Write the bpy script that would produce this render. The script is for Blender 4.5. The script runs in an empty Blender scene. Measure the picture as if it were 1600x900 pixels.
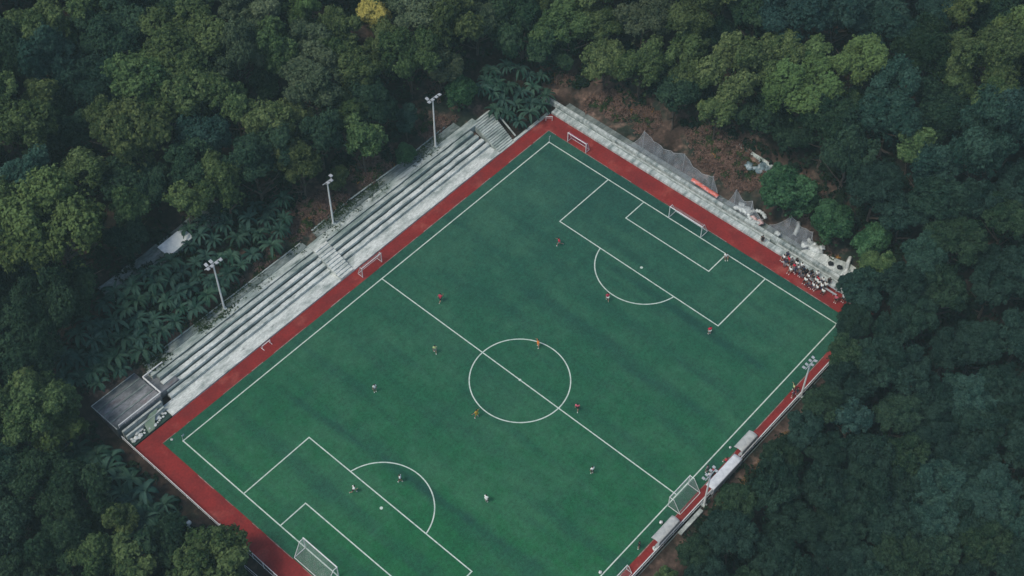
import bpy, bmesh, math, random
import numpy as np
from mathutils import Vector, Matrix, noise

random.seed(7)
rng = np.random.default_rng(11)
PI = math.pi
scene = bpy.context.scene
COL = scene.collection

# ------------------------------------------------------------------ camera
IMG_W, IMG_H = 1600.0, 900.0
F, PX, PY = 2182.1, 805.24, 449.83
AZ, EL, RO = 0.72055, 0.89727, 0.00797
CAM = Vector((-91.50, -79.27, 174.03))
D = Vector((math.cos(AZ)*math.cos(EL), math.sin(AZ)*math.cos(EL), -math.sin(EL)))
R0 = D.cross(Vector((0, 0, 1))).normalized()
U0 = R0.cross(D)
RT = math.cos(RO)*R0 + math.sin(RO)*U0
UP = -math.sin(RO)*R0 + math.cos(RO)*U0
cd = bpy.data.cameras.new('camera')
cam = bpy.data.objects.new('camera', cd)
COL.objects.link(cam)
m3 = Matrix((RT, UP, -D)).transposed()
cam.matrix_world = Matrix.Translation(CAM) @ m3.to_4x4()
cd.sensor_width = 36.0
cd.lens = F/IMG_W*36.0
cd.shift_x = (800-PX)/IMG_W
cd.shift_y = (PY-450)/IMG_W
cd.clip_start = 1.0
cd.clip_end = 3000.0
scene.camera = cam

# ------------------------------------------------------------------ light
SUN_EL, SUN_AZ = math.radians(58), math.radians(165)      # azimuth measured from +x towards +y
world = bpy.data.worlds.new('World')
scene.world = world
world.use_nodes = True
wn = world.node_tree
bg = wn.nodes['Background']
sky = wn.nodes.new('ShaderNodeTexSky')
sky.sky_type = 'NISHITA'
sky.sun_disc = False
sky.sun_elevation = SUN_EL
sky.sun_rotation = math.radians(90) - SUN_AZ
sky.air_density = 1.0
sky.dust_density = 2.5
sky.ozone_density = 2.0
wn.links.new(sky.outputs[0], bg.inputs[0])
bg.inputs[1].default_value = 0.115
sl = bpy.data.lights.new('sun', 'SUN')
sl.energy = 1.45
sl.angle = math.radians(16)
sl.color = (1.0, 0.93, 0.80)
sun = bpy.data.objects.new('sun', sl)
COL.objects.link(sun)
sd = Vector((math.cos(SUN_AZ)*math.cos(SUN_EL), math.sin(SUN_AZ)*math.cos(SUN_EL), math.sin(SUN_EL)))
sun.rotation_euler = (-sd).to_track_quat('-Z', 'Y').to_euler()
scene.view_settings.view_transform = 'Standard'
scene.view_settings.look = 'None'
scene.view_settings.gamma = 1.0
scene.view_settings.use_curve_mapping = False
scene.view_settings.exposure = 0.33

# HAZE_FLAG
HAZE = 0.00023

# ------------------------------------------------------------------ helpers
def sm(t):
    t = max(0.0, min(1.0, t))
    return t*t*(3-2*t)

def height(x, y):
    hl = 0.38*max(0, y-36.7)
    hl = hl if hl < 7 else 7 + (hl-7)*0.45
    ht = 0.42*max(0, x-50.2)
    ht = ht if ht < 8 else 8 + (ht-8)*0.35
    hr = -0.42*max(0, -34.6-y)
    hr = hr if hr > -8 else -8 + (hr+8)*0.15
    hb = -0.25*max(0, -47.6-x)
    hb = max(hb, -6)
    out = max(0, y-44, x-50.5, -34.8-y, -48-x)
    k = sm(out/6.0)
    n = k*(0.9*noise.noise((x*0.07, y*0.07, 3)) + 0.35*noise.noise((x*0.3, y*0.3, 1)))
    base = hl + ht + hr + hb
    if hl > 0 and ht > 0:
        base = max(hl, ht) + 0.35*min(hl, ht)
    return base - 0.14 + n

def ray(px, py):
    return D + RT*((px-PX)/F) - UP*((py-PY)/F)

def at(px, py, z=0.0):
    v = ray(px, py)
    return CAM + v*((z-CAM.z)/v.z)

def ground_at(px, py, up=0.0):
    z = up
    for _ in range(40):
        p = at(px, py, z)
        z = 0.5*z + 0.5*(height(p.x, p.y)+up)
    return at(px, py, z)

def project(p):
    q = Vector(p)-CAM
    z = q.dot(D)
    return PX + F*q.dot(RT)/z, PY - F*q.dot(UP)/z, z

def tag(o, label=None, cat=None, group=None, kind=None):
    if label: o['label'] = label
    if cat: o['category'] = cat
    if group: o['group'] = group
    if kind: o['kind'] = kind
    return o

def empty(name, loc=(0, 0, 0), rz=0.0):
    o = bpy.data.objects.new(name, None)
    COL.objects.link(o)
    o.location = loc
    o.rotation_euler = (0, 0, rz)
    o.empty_display_size = 0.5
    return o

class MB:
    """collects simple solids, then builds them as one mesh"""
    def __init__(s):
        s.v = []; s.f = []
    def add(s, vs, fs):
        n = len(s.v)
        s.v += [tuple(v) for v in vs]
        s.f += [tuple(i+n for i in f) for f in fs]
        return s
    def box(s, x0, x1, y0, y1, z0, z1, mtx=None):
        vs = [Vector((x, y, z)) for z in (z0, z1) for y in (y0, y1) for x in (x0, x1)]
        if mtx is not None: vs = [mtx @ v for v in vs]
        return s.add(vs, [(0, 2, 3, 1), (4, 5, 7, 6), (0, 1, 5, 4), (2, 6, 7, 3), (0, 4, 6, 2), (1, 3, 7, 5)])
    def bar(s, a, b, r, r2=None, n=6):
        a = Vector(a); b = Vector(b)
        r2 = r if r2 is None else r2
        d = (b-a)
        if d.length < 1e-6: return s
        d.normalize()
        u = d.orthogonal().normalized(); w = d.cross(u)
        vs = []
        for c, rr in ((a, r), (b, r2)):
            for k in range(n):
                t = 2*PI*k/n
                vs.append(c + u*rr*math.cos(t) + w*rr*math.sin(t))
        fs = [(k, (k+1) % n, n+(k+1) % n, n+k) for k in range(n)]
        fs += [tuple(reversed(range(n))), tuple(range(n, 2*n))]
        return s.add(vs, fs)
    def path(s, pts, r, n=6, r2=None):
        m = len(pts)-1
        for i in range(m):
            ra = r if r2 is None else r+(r2-r)*i/m
            rb = r if r2 is None else r+(r2-r)*(i+1)/m
            s.bar(pts[i], pts[i+1], ra, rb, n)
        return s
    def quad(s, a, b, c, d):
        return s.add([a, b, c, d], [(0, 1, 2, 3)])
    def poly(s, pts, z):
        return s.add([(p[0], p[1], z) for p in pts], [tuple(range(len(pts)))])
    def blob(s, c, r, seed=0, sz=1.0, sub=2, amp=0.25):
        bm = bmesh.new()
        bmesh.ops.create_icosphere(bm, subdivisions=sub, radius=1.0)
        vs = []
        for v in bm.verts:
            k = 1 + amp*noise.noise(v.co*1.7 + Vector((seed*3.1, seed, 0)))
            vs.append(Vector(c) + Vector((v.co.x*r*k, v.co.y*r*k, v.co.z*r*k*sz)))
        fs = [tuple(v.index for v in f.verts) for f in bm.faces]
        bm.free()
        return s.add(vs, fs)
    def build(s, name, m, parent=None, smooth=False, bevel=0.0):
        me = bpy.data.meshes.new(name)
        me.from_pydata(s.v, [], s.f)
        me.update()
        if smooth:
            me.polygons.foreach_set('use_smooth', [True]*len(me.polygons))
        if m is not None: me.materials.append(m)
        o = bpy.data.objects.new(name, me)
        COL.objects.link(o)
        if parent is not None: o.parent = parent
        if bevel > 0:
            b = o.modifiers.new('bevel', 'BEVEL'); b.width = bevel; b.segments = 2; b.limit_method = 'ANGLE'
        return o

# ------------------------------------------------------------------ materials
def mat(name, col, col2=None, scale=1.0, detail=6, rough=0.8, spec=0.3, fine=0.0, fscale=20, contrast=(0.35, 0.65),
        stretch=(1, 1, 1), bump=0.0, metal=0.0, col3=None, s3=0.3, c3=(0.55, 0.7)):
    m = bpy.data.materials.new(name)
    m.use_nodes = True
    nt = m.node_tree; N = nt.nodes; L = nt.links
    b = N['Principled BSDF']
    b.inputs['Roughness'].default_value = rough
    b.inputs['Specular IOR Level'].default_value = spec
    b.inputs['Metallic'].default_value = metal
    b.inputs['Base Color'].default_value = (*col, 1)
    tc = N.new('ShaderNodeTexCoord')
    mp = N.new('ShaderNodeMapping')
    mp.inputs['Scale'].default_value = stretch
    L.new(tc.outputs['Object'], mp.inputs[0])
    last = None
    def layer(prev, c, sc, lo, hi, det=6):
        nz = N.new('ShaderNodeTexNoise'); nz.inputs['Scale'].default_value = sc; nz.inputs['Detail'].default_value = det
        nz.inputs['Roughness'].default_value = 0.6
        L.new(mp.outputs[0], nz.inputs[0])
        r = N.new('ShaderNodeMapRange'); r.inputs[1].default_value = lo; r.inputs[2].default_value = hi
        L.new(nz.outputs[0], r.inputs[0])
        mx = N.new('ShaderNodeMix'); mx.data_type = 'RGBA'
        L.new(r.outputs[0], mx.inputs[0])
        if prev is None: mx.inputs[6].default_value = (*col, 1)
        else: L.new(prev, mx.inputs[6])
        mx.inputs[7].default_value = (*c, 1)
        return mx.outputs[2], nz
    nz = None
    if col2: last, nz = layer(last, col2, scale, *contrast, det=detail)
    if col3: last, nz3 = layer(last, col3, s3, *c3)
    if fine > 0:
        nf = N.new('ShaderNodeTexNoise'); nf.inputs['Scale'].default_value = fscale; nf.inputs['Detail'].default_value = 4
        L.new(mp.outputs[0], nf.inputs[0])
        r = N.new('ShaderNodeMapRange'); r.inputs[1].default_value = 0.25; r.inputs[2].default_value = 0.75
        r.inputs[3].default_value = 1-fine; r.inputs[4].default_value = 1+fine
        L.new(nf.outputs[0], r.inputs[0])
        vm = N.new('ShaderNodeVectorMath'); vm.operation = 'SCALE'
        if last is not None: L.new(last, vm.inputs[0])
        else: vm.inputs[0].default_value = col
        L.new(r.outputs[0], vm.inputs['Scale'])
        last = vm.outputs[0]
        nz = nf
    if last is not None: L.new(last, b.inputs['Base Color'])
    if bump > 0 and nz is not None:
        bp = N.new('ShaderNodeBump'); bp.inputs['Strength'].default_value = bump; bp.inputs['Distance'].default_value = 0.05
        L.new(nz.outputs[0], bp.inputs['Height']); L.new(bp.outputs[0], b.inputs['Normal'])
    return m

def net_mat(name, col, cover):
    m = bpy.data.materials.new(name); m.use_nodes = True
    nt = m.node_tree; N = nt.nodes; L = nt.links
    for n in list(N): N.remove(n)
    out = N.new('ShaderNodeOutputMaterial'); mx = N.new('ShaderNodeMixShader')
    tr = N.new('ShaderNodeBsdfTransparent'); df = N.new('ShaderNodeBsdfDiffuse')
    df.inputs[0].default_value = (*col, 1)
    tc = N.new('ShaderNodeTexCoord'); nz = N.new('ShaderNodeTexNoise'); nz.inputs['Scale'].default_value = 0.9
    nz.inputs['Detail'].default_value = 5
    L.new(tc.outputs['Object'], nz.inputs[0])
    r = N.new('ShaderNodeMapRange'); r.inputs[1].default_value = 0.3; r.inputs[2].default_value = 0.7
    r.inputs[3].default_value = cover*0.6; r.inputs[4].default_value = min(1, cover*1.4)
    L.new(nz.outputs[0], r.inputs[0]); L.new(r.outputs[0], mx.inputs[0])
    L.new(tr.outputs[0], mx.inputs[1]); L.new(df.outputs[0], mx.inputs[2]); L.new(mx.outputs[0], out.inputs[0])
    return m

def leaf_mat(name, lo, hi, tip=None, tipz=(0.2, 0.8), trans=0.2, var=0.16):
    """leaf colour runs from lo to hi with each leaf clump's own tone; each tree is a little different"""
    m = bpy.data.materials.new(name); m.use_nodes = True
    nt = m.node_tree; N = nt.nodes; L = nt.links
    for n in list(N): N.remove(n)
    out = N.new('ShaderNodeOutputMaterial')
    at_ = N.new('ShaderNodeAttribute'); at_.attribute_name = 'tone'
    mx = N.new('ShaderNodeMix'); mx.data_type = 'RGBA'
    mx.inputs[6].default_value = (*lo, 1); mx.inputs[7].default_value = (*hi, 1)
    L.new(at_.outputs['Fac'], mx.inputs[0])
    last = mx.outputs[2]
    if tip:  # tip colour blends in towards the crown top, broken up by noise
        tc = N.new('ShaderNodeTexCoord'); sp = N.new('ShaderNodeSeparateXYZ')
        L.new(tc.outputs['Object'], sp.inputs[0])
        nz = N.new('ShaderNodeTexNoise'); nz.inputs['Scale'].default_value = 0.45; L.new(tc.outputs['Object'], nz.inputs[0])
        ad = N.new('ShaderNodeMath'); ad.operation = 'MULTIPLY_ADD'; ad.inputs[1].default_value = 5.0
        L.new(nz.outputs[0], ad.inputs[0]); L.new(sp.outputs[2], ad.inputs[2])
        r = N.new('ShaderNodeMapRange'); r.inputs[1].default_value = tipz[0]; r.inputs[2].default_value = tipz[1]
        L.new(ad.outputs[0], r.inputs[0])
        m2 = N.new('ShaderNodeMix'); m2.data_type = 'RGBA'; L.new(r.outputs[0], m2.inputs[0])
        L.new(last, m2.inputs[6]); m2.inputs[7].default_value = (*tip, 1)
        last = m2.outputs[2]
    oi = N.new('ShaderNodeObjectInfo')
    hs = N.new('ShaderNodeHueSaturation')
    r1 = N.new('ShaderNodeMapRange'); r1.inputs[3].default_value = 1-var*1.3; r1.inputs[4].default_value = 1+var*1.6
    L.new(oi.outputs['Random'], r1.inputs[0]); L.new(r1.outputs[0], hs.inputs['Value'])
    ml = N.new('ShaderNodeMath'); ml.operation = 'MULTIPLY'; ml.inputs[1].default_value = 7.31
    fr = N.new('ShaderNodeMath'); fr.operation = 'FRACT'
    L.new(oi.outputs['Random'], ml.inputs[0]); L.new(ml.outputs[0], fr.inputs[0])
    r2 = N.new('ShaderNodeMapRange'); r2.inputs[3].default_value = 0.5-var*0.14; r2.inputs[4].default_value = 0.5+var*0.14
    L.new(fr.outputs[0], r2.inputs[0]); L.new(r2.outputs[0], hs.inputs['Hue'])
    L.new(last, hs.inputs['Color'])
    df = N.new('ShaderNodeBsdfDiffuse'); tl = N.new('ShaderNodeBsdfTranslucent'); ms = N.new('ShaderNodeMixShader')
    L.new(hs.outputs[0], df.inputs[0]); L.new(hs.outputs[0], tl.inputs[0])
    ms.inputs[0].default_value = trans
    L.new(df.outputs[0], ms.inputs[1]); L.new(tl.outputs[0], ms.inputs[2]); L.new(ms.outputs[0], out.inputs[0])
    return m

M = {}
M['ground'] = mat('forest_floor', (0.080, 0.055, 0.043), (0.026, 0.036, 0.026), 0.16, rough=0.95, spec=0.1, fine=0.55, fscale=1.6,
                  contrast=(0.48, 0.62), bump=0.6, col3=(0.22, 0.145, 0.110), s3=0.5, c3=(0.52, 0.72))
M['red'] = mat('red_rubber', (0.25, 0.026, 0.023), (0.165, 0.022, 0.022), 0.35, rough=0.9, spec=0.15, fine=0.22, fscale=3.0,
               contrast=(0.35, 0.7), col3=(0.34, 0.085, 0.065), s3=0.22, c3=(0.55, 0.75))
M['line'] = mat('line_paint', (0.56, 0.65, 0.57), (0.30, 0.42, 0.35), 1.6, rough=0.8, contrast=(0.45, 0.75))
M['conc_pale'] = mat('pale_concrete', (0.62, 0.66, 0.62), (0.24, 0.29, 0.27), 0.55, rough=0.9, spec=0.2, fine=0.30, fscale=3.5,
                     contrast=(0.42, 0.72), stretch=(0.6, 1.6, 1), col3=(0.10, 0.13, 0.12), s3=1.3, c3=(0.60, 0.78))
M['conc_mid'] = mat('weathered_concrete', (0.52, 0.57, 0.53), (0.19, 0.25, 0.225), 0.45, rough=0.95, spec=0.2, fine=0.35, fscale=4,
                    contrast=(0.38, 0.66), stretch=(0.4, 1.6, 1), col3=(0.05, 0.075, 0.07), s3=1.0, c3=(0.55, 0.75))
M['conc_dark'] = mat('mossy_concrete', (0.21, 0.255, 0.245), (0.085, 0.115, 0.105), 0.5, rough=0.95, spec=0.15, fine=0.4, fscale=3,
                     contrast=(0.35, 0.65), stretch=(0.4, 1.4, 1), col3=(0.34, 0.37, 0.35), s3=0.6, c3=(0.58, 0.75))
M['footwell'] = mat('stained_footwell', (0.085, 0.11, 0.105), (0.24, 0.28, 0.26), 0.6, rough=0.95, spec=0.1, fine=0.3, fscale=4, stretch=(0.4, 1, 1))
M['slab'] = mat('stained_roof_slab', (0.06, 0.075, 0.08), (0.26, 0.27, 0.28), 0.28, rough=0.8, fine=0.3, fscale=4, stretch=(0.55, 1.3, 1),
                contrast=(0.42, 0.68), col3=(0.13, 0.075, 0.08), s3=0.35, c3=(0.55, 0.7))
M['roof_white'] = mat('white_sheet_roof', (0.80, 0.84, 0.80), (0.55, 0.62, 0.60), 0.8, rough=0.6)
M['ledge'] = mat('streaked_ledge', (0.52, 0.57, 0.54), (0.18, 0.23, 0.22), 0.7, rough=0.9, fine=0.25, fscale=4, stretch=(0.5, 2.0, 1), contrast=(0.40, 0.66))
M['kerb'] = mat('kerb_concrete', (0.52, 0.56, 0.52), (0.27, 0.31, 0.29), 1.2, rough=0.9, fine=0.2, fscale=5)
M['white'] = mat('white_paint', (0.72, 0.74, 0.72), (0.50, 0.53, 0.52), 2.0, rough=0.5, contrast=(0.5, 0.8))
M['net'] = net_mat('goal_net', (0.55, 0.60, 0.58), 0.16)
M['pink_net'] = net_mat('pink_goal_net', (0.50, 0.20, 0.30), 0.45)
M['fencenet'] = net_mat('ball_stop_net', (0.30, 0.34, 0.37), 0.32)
M['mesh_fence'] = net_mat('chain_link', (0.36, 0.38, 0.38), 0.34)
M['rope'] = mat('net_rope', (0.30, 0.32, 0.32), rough=0.9)
M['canvas'] = mat('canopy_sheet', (0.50, 0.52, 0.49), (0.36, 0.38, 0.37), 1.5, rough=0.7)
M['canvas_white'] = mat('white_canopy_sheet', (0.70, 0.73, 0.74), (0.52, 0.55, 0.57), 1.5, rough=0.6)
M['steel'] = mat('galvanised_steel', (0.50, 0.53, 0.54), (0.36, 0.38, 0.39), 3.0, rough=0.5, metal=0.2)
M['lampglass'] = mat('lamp_glass', (0.62, 0.66, 0.66), rough=0.2, spec=0.6)
M['banner'] = mat('red_banner_cloth', (0.62, 0.14, 0.10), (0.70, 0.40, 0.38), 1.6, rough=0.8, contrast=(0.5, 0.62))
M['redcloth'] = mat('red_cloth', (0.50, 0.035, 0.03), rough=0.8)
M['sheet'] = mat('white_plastic_sheet', (0.60, 0.64, 0.61), (0.28, 0.32, 0.31), 1.1, rough=0.6, contrast=(0.45, 0.7))
M['pinksheet'] = mat('pink_plastic_sheet', (0.55, 0.30, 0.26), (0.62, 0.52, 0.50), 2.0, rough=0.6)
M['bluesheet'] = mat('blue_grey_plastic', (0.12, 0.18, 0.20), (0.42, 0.50, 0.52), 0.9, rough=0.6, contrast=(0.5, 0.65))
M['brown'] = mat('bare_soil', (0.13, 0.075, 0.06), (0.24, 0.13, 0.07), 0.6, rough=1.0, fine=0.4, fscale=3)
M['bark'] = mat('bark', (0.10, 0.08, 0.06), (0.05, 0.04, 0.035), 3.0, rough=0.95)
M['dark'] = mat('dark_plastic', (0.02, 0.023, 0.025), rough=0.6)
M['green_paint'] = mat('mural_green', (0.16, 0.24, 0.17), (0.26, 0.32, 0.24), 1.0, rough=0.8)
M['dark_paint'] = mat('mural_dark', (0.02, 0.04, 0.035), (0.03, 0.07, 0.05), 2.0, rough=0.8)
M['skin'] = mat('skin', (0.36, 0.20, 0.13), rough=0.6)
M['hair'] = mat('black_hair', (0.012, 0.010, 0.010), rough=0.6)
CLOTH = {'white': (0.80, 0.84, 0.80), 'red': (0.72, 0.015, 0.06), 'dark red': (0.42, 0.03, 0.07), 'orange': (0.85, 0.24, 0.03),
         'yellow': (0.50, 0.34, 0.04), 'black': (0.015, 0.017, 0.02), 'grey': (0.17, 0.18, 0.19), 'navy': (0.02, 0.03, 0.07),
         'lime': (0.50, 0.62, 0.28), 'pink': (0.66, 0.14, 0.20), 'purple': (0.10, 0.03, 0.08)}
for k, c in CLOTH.items():
    M['cloth_'+k] = mat('cloth_'+k.replace(' ', '_'), c, rough=0.85)

M['leaf_olive'] = leaf_mat('olive_foliage', (0.038, 0.074, 0.028), (0.135, 0.195, 0.078))
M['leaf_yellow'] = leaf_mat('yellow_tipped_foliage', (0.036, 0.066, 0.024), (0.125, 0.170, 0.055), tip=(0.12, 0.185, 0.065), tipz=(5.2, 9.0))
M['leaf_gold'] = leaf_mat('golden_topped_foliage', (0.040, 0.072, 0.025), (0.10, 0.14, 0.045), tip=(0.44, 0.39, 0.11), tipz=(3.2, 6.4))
M['leaf_mid'] = leaf_mat('mid_green_foliage', (0.034, 0.066, 0.026), (0.140, 0.198, 0.076))
M['leaf_dark'] = leaf_mat('dark_green_foliage', (0.011, 0.032, 0.020), (0.050, 0.094, 0.050))
M['leaf_teal'] = leaf_mat('blue_green_foliage', (0.013, 0.042, 0.035), (0.052, 0.108, 0.084))
M['leaf_grey'] = leaf_mat('grey_green_foliage', (0.040, 0.070, 0.040), (0.135, 0.180, 0.100))
M['leaf_deep'] = leaf_mat('deep_green_foliage', (0.007, 0.024, 0.018), (0.036, 0.074, 0.052), var=0.12)
M['leaf_bright'] = leaf_mat('bright_green_foliage', (0.022, 0.070, 0.030), (0.085, 0.185, 0.080), var=0.08)
M['leaf_banana'] = leaf_mat('banana_foliage', (0.011, 0.040, 0.029), (0.062, 0.120, 0.088), trans=0.15)
M['leaf_dry'] = leaf_mat('dry_foliage', (0.105, 0.068, 0.054), (0.24, 0.155, 0.120), var=0.0)
M['leaf_floor'] = leaf_mat('undergrowth_foliage', (0.008, 0.020, 0.013), (0.026, 0.046, 0.024), var=0.0)
M['leaf_slope'] = leaf_mat('slope_scrub_foliage', (0.018, 0.040, 0.018), (0.055, 0.085, 0.030), var=0.0)
M['leaf_yel'] = leaf_mat('autumn_foliage', (0.25, 0.12, 0.02), (0.50, 0.26, 0.05), var=0.0)

# ------------------------------------------------------------------ ground
def structure(o, label=None):
    o['kind'] = 'structure'
    if label: o['label'] = label
    return o

DRY = [(480, 350, 45, 40), (580, 268, 36, 22), (520, 320, 30, 20), (700, 205, 42, 24), (690, 140, 24, 18), (740, 190, 20, 20), (960, 165, 45, 26), (1010, 190, 26, 22), (1130, 245, 42, 34),
       (1160, 275, 36, 24), (1215, 285, 30, 14), (1100, 215, 30, 20), (1265, 310, 22, 30), (385, 450, 40, 16), (300, 510, 40, 14), (220, 555, 32, 14), (420, 410, 22, 22), (1300, 420, 20, 20),
       (170, 590, 24, 14), (870, 125, 30, 12)]
def terrain():
    xs = np.unique(np.concatenate([np.linspace(-700, -90, 14), np.arange(-90, 160, 1.5), np.linspace(160, 900, 14)]))
    ys = np.unique(np.concatenate([np.linspace(-700, -95, 14), np.arange(-95, 160, 1.5), np.linspace(160, 900, 14)]))
    v = [(x, y, height(x, y)) for y in ys for x in xs]
    nx = len(xs)
    f = [(j*nx+i, j*nx+i+1, (j+1)*nx+i+1, (j+1)*nx+i) for j in range(len(ys)-1) for i in range(nx-1)]
    b = MB(); b.v = v; b.f = f
    o = b.build('ground', M['ground'], smooth=True)
    cs = [(ground_at(cx, cy), 0.5*(rx+ry)/7.3) for cx, cy, rx, ry in DRY]
    val = []
    for (x, y, z) in v:
        k = 0.0
        if -60 < x < 90 and -50 < y < 80:
            for c, r in cs: k = max(k, 1.35-math.hypot(x-c.x, y-c.y)/(r*1.25))
        if -38 < y < -34 and x < 40: k = 0.6
        val.append(max(0, min(1, k*1.6)))
    at_ = o.data.attributes.new('soil', 'FLOAT', 'POINT'); at_.data.foreach_set('value', np.array(val, dtype=np.float32))
    nt = M['ground'].node_tree; N = nt.nodes; L = nt.links; bs = N['Principled BSDF']
    src = bs.inputs['Base Color'].links[0].from_socket
    a_ = N.new('ShaderNodeAttribute'); a_.attribute_name = 'soil'
    r_ = N.new('ShaderNodeMapRange'); r_.inputs[3].default_value = 0.36; r_.inputs[4].default_value = 1.05
    vm = N.new('ShaderNodeVectorMath'); vm.operation = 'SCALE'
    L.new(a_.outputs['Fac'], r_.inputs[0]); L.new(src, vm.inputs[0]); L.new(r_.outputs[0], vm.inputs['Scale']); L.new(vm.outputs[0], bs.inputs['Base Color'])
    return structure(o)
terrain()

# artificial turf: one fine grid whose wear and pile tone is stored per vertex
def turf():
    x0, x1, y0, y1 = -43.3, 43.1, -31.8, 31.4
    nx, ny = 240, 176
    X, Y = np.meshgrid(np.linspace(x0, x1, nx), np.linspace(y0, y1, ny))
    def nz(sx, sy, seed, oct=3):
        o = np.zeros_like(X)
        for j in range(ny):
            for i in range(nx):
                o[j, i] = noise.fractal((X[j, i]*sx, Y[j, i]*sy, seed), 0.6, 2.0, oct)
        return o
    a = nz(0.07, 0.05, 1.0, 4)           # broad patches
    s = nz(0.32, 0.035, 5.0)          # streaks along the goal lines
    t = nz(0.04, 0.30, 9.0)           # faint streaks along the touchlines
    p = nz(0.22, 0.22, 14.0, 4)
    def band(xa, ya, xb, yb, w, amp):
        k = np.clip((Y-ya)/(yb-ya), 0, 1)
        inside = np.clip((Y-min(ya, yb)+3)/6, 0, 1)*np.clip((max(ya, yb)+3-Y)/6, 0, 1)
        xc = xa+(xb-xa)*k
        return amp*np.exp(-((X-xc)/w)**2)*inside*(0.65+0.8*np.clip(p+0.35, 0, 1))
    q = nz(1.1, 0.5, 21.0, 3)
    dk = 0.56*np.clip(s*1.2+0.05, 0, 1) + 0.24*np.clip(t*1.2, 0, 1) + 0.22*np.clip(q, 0, 1)
    dk += band(-25.2, 24, -21.3, -27, 0.75, 0.62) + band(26.6, 7, 26.2, -27, 0.8, 0.8)
    dk += band(24.0, 12, 24.4, -8, 0.6, 0.35) + band(14, 12, 13, -24, 1.6, 0.6) + band(19, 6, 19.5, -27, 1.2, 0.45) + band(-12, 10, -11, -24, 1.4, 0.3) + band(8.2, 20, 7.6, -10, 1.0, 0.32)
    dk += band(-3, 24, -4, -2, 2.2, 0.25) + band(30.5, 8, 31, -20, 1.0, 0.25)
    fade = np.clip((43-X)/86*0.9 + (-Y+10)/62*0.5, 0, 1)          # greener pile towards the near half
    lite = np.clip(0.42+a*0.7+p*0.5+0.5*q, 0, 1)
    c_base = np.stack([0.020+0*X, 0.082+0*X, 0.060+0*X], -1)
    c_green = np.array([0.012, 0.116, 0.040])
    c_pale = np.array([0.056, 0.160, 0.092])
    c_dark = np.array([0.011, 0.060, 0.045])
    c = c_base*(1-fade[..., None]) + c_green*fade[..., None]
    c = c*(1-0.40*lite[..., None]) + c_pale*0.40*lite[..., None]
    seam = (np.abs(((Y-y0) % 4.0)-2.0) < 0.2)*0.09
    edge = ((X > 41.2) | (Y > 29.7) | (X < -41.2) | (Y < -30.1))*0.30
    dk = np.clip(dk*0.75+seam+edge, 0, 0.9)[..., None]
    c = c*(1-dk) + c_dark*dk
    me = bpy.data.meshes.new('pitch')
    v = np.stack([X, Y, 0*X], -1).reshape(-1, 3)
    idx = np.arange(nx*ny).reshape(ny, nx)
    f = np.stack([idx[:-1, :-1], idx[:-1, 1:], idx[1:, 1:], idx[1:, :-1]], -1).reshape(-1, 4)
    me.from_pydata(v.tolist(), [], f.tolist())
    ca = me.color_attributes.new('pile', 'FLOAT_COLOR', 'POINT')
    ca.data.foreach_set('color', np.concatenate([c.reshape(-1, 3), np.ones((nx*ny, 1))], 1).astype(np.float32).ravel())
    m = bpy.data.materials.new('artificial_turf'); m.use_nodes = True
    nt = m.node_tree; N = nt.nodes; L = nt.links; b = N['Principled BSDF']
    b.inputs['Roughness'].default_value = 0.85; b.inputs['Specular IOR Level'].default_value = 0.15
    a_ = N.new('ShaderNodeAttribute'); a_.attribute_name = 'pile'
    tc = N.new('ShaderNodeTexCoord')
    last = a_.outputs['Color']
    for sc, lo, hi in ((0.7, 0.88, 1.12), (2.2, 0.80, 1.20), (6.0, 0.74, 1.30)):
        n_ = N.new('ShaderNodeTexNoise'); n_.inputs['Scale'].default_value = sc; n_.inputs['Detail'].default_value = 5
        L.new(tc.outputs['Object'], n_.inputs[0])
        r = N.new('ShaderNodeMapRange'); r.inputs[1].default_value = 0.3; r.inputs[2].default_value = 0.7
        r.inputs[3].default_value = lo; r.inputs[4].default_value = hi
        L.new(n_.outputs[0], r.inputs[0])
        vm = N.new('ShaderNodeVectorMath'); vm.operation = 'SCALE'
        L.new(last, vm.inputs[0]); L.new(r.outputs[0], vm.inputs['Scale']); last = vm.outputs[0]
    L.new(last, b.inputs['Base Color'])
    me.materials.append(m)
    o = bpy.data.objects.new('pitch', me); COL.objects.link(o)
    structure(o)
turf()

def sheet(name, pts, z, m, thick=0.0):
    b = MB()
    n = len(pts)
    b.add([(p[0], p[1], z) for p in pts], [tuple(range(n))])
    return structure(b.build(name, m))
# red surround: one ring below the turf
b = MB(); b.box(-46.6, 46.6, -33.1, 33.95, -0.10, -0.012)
structure(b.build('red_surround', M['red']))

b = MB()
rr = random.Random(31)
for (ax, ay, bx, by) in ((43.16, -31.8, 43.16, 31.4), (-43.3, 31.46, 43.1, 31.46), (-43.36, -31.8, -43.36, 31.4), (-43.3, -31.86, 43.1, -31.86)):
    L_ = math.hypot(bx-ax, by-ay); u = 0.0
    while u < L_-0.5:
        l = min(rr.uniform(0.5, 3.0), L_-u)
        if rr.random() < 0.5:
            wv = rr.uniform(0.03, 0.08)
            p0 = (ax+(bx-ax)*u/L_, ay+(by-ay)*u/L_); p1 = (ax+(bx-ax)*(u+l)/L_, ay+(by-ay)*(u+l)/L_)
            n = (-(by-ay)/L_, (bx-ax)/L_)
            b.quad((p0[0]-n[0]*wv, p0[1]-n[1]*wv, 0.004), (p1[0]-n[0]*wv, p1[1]-n[1]*wv, 0.004), (p1[0]+n[0]*wv, p1[1]+n[1]*wv, 0.004), (p0[0]+n[0]*wv, p0[1]+n[1]*wv, 0.004))
        u += l+0.02
structure(b.build('edge_joint', mat('pinkish_edging', (0.36, 0.27, 0.24), (0.20, 0.08, 0.07), 1.5, rough=0.9)))

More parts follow.
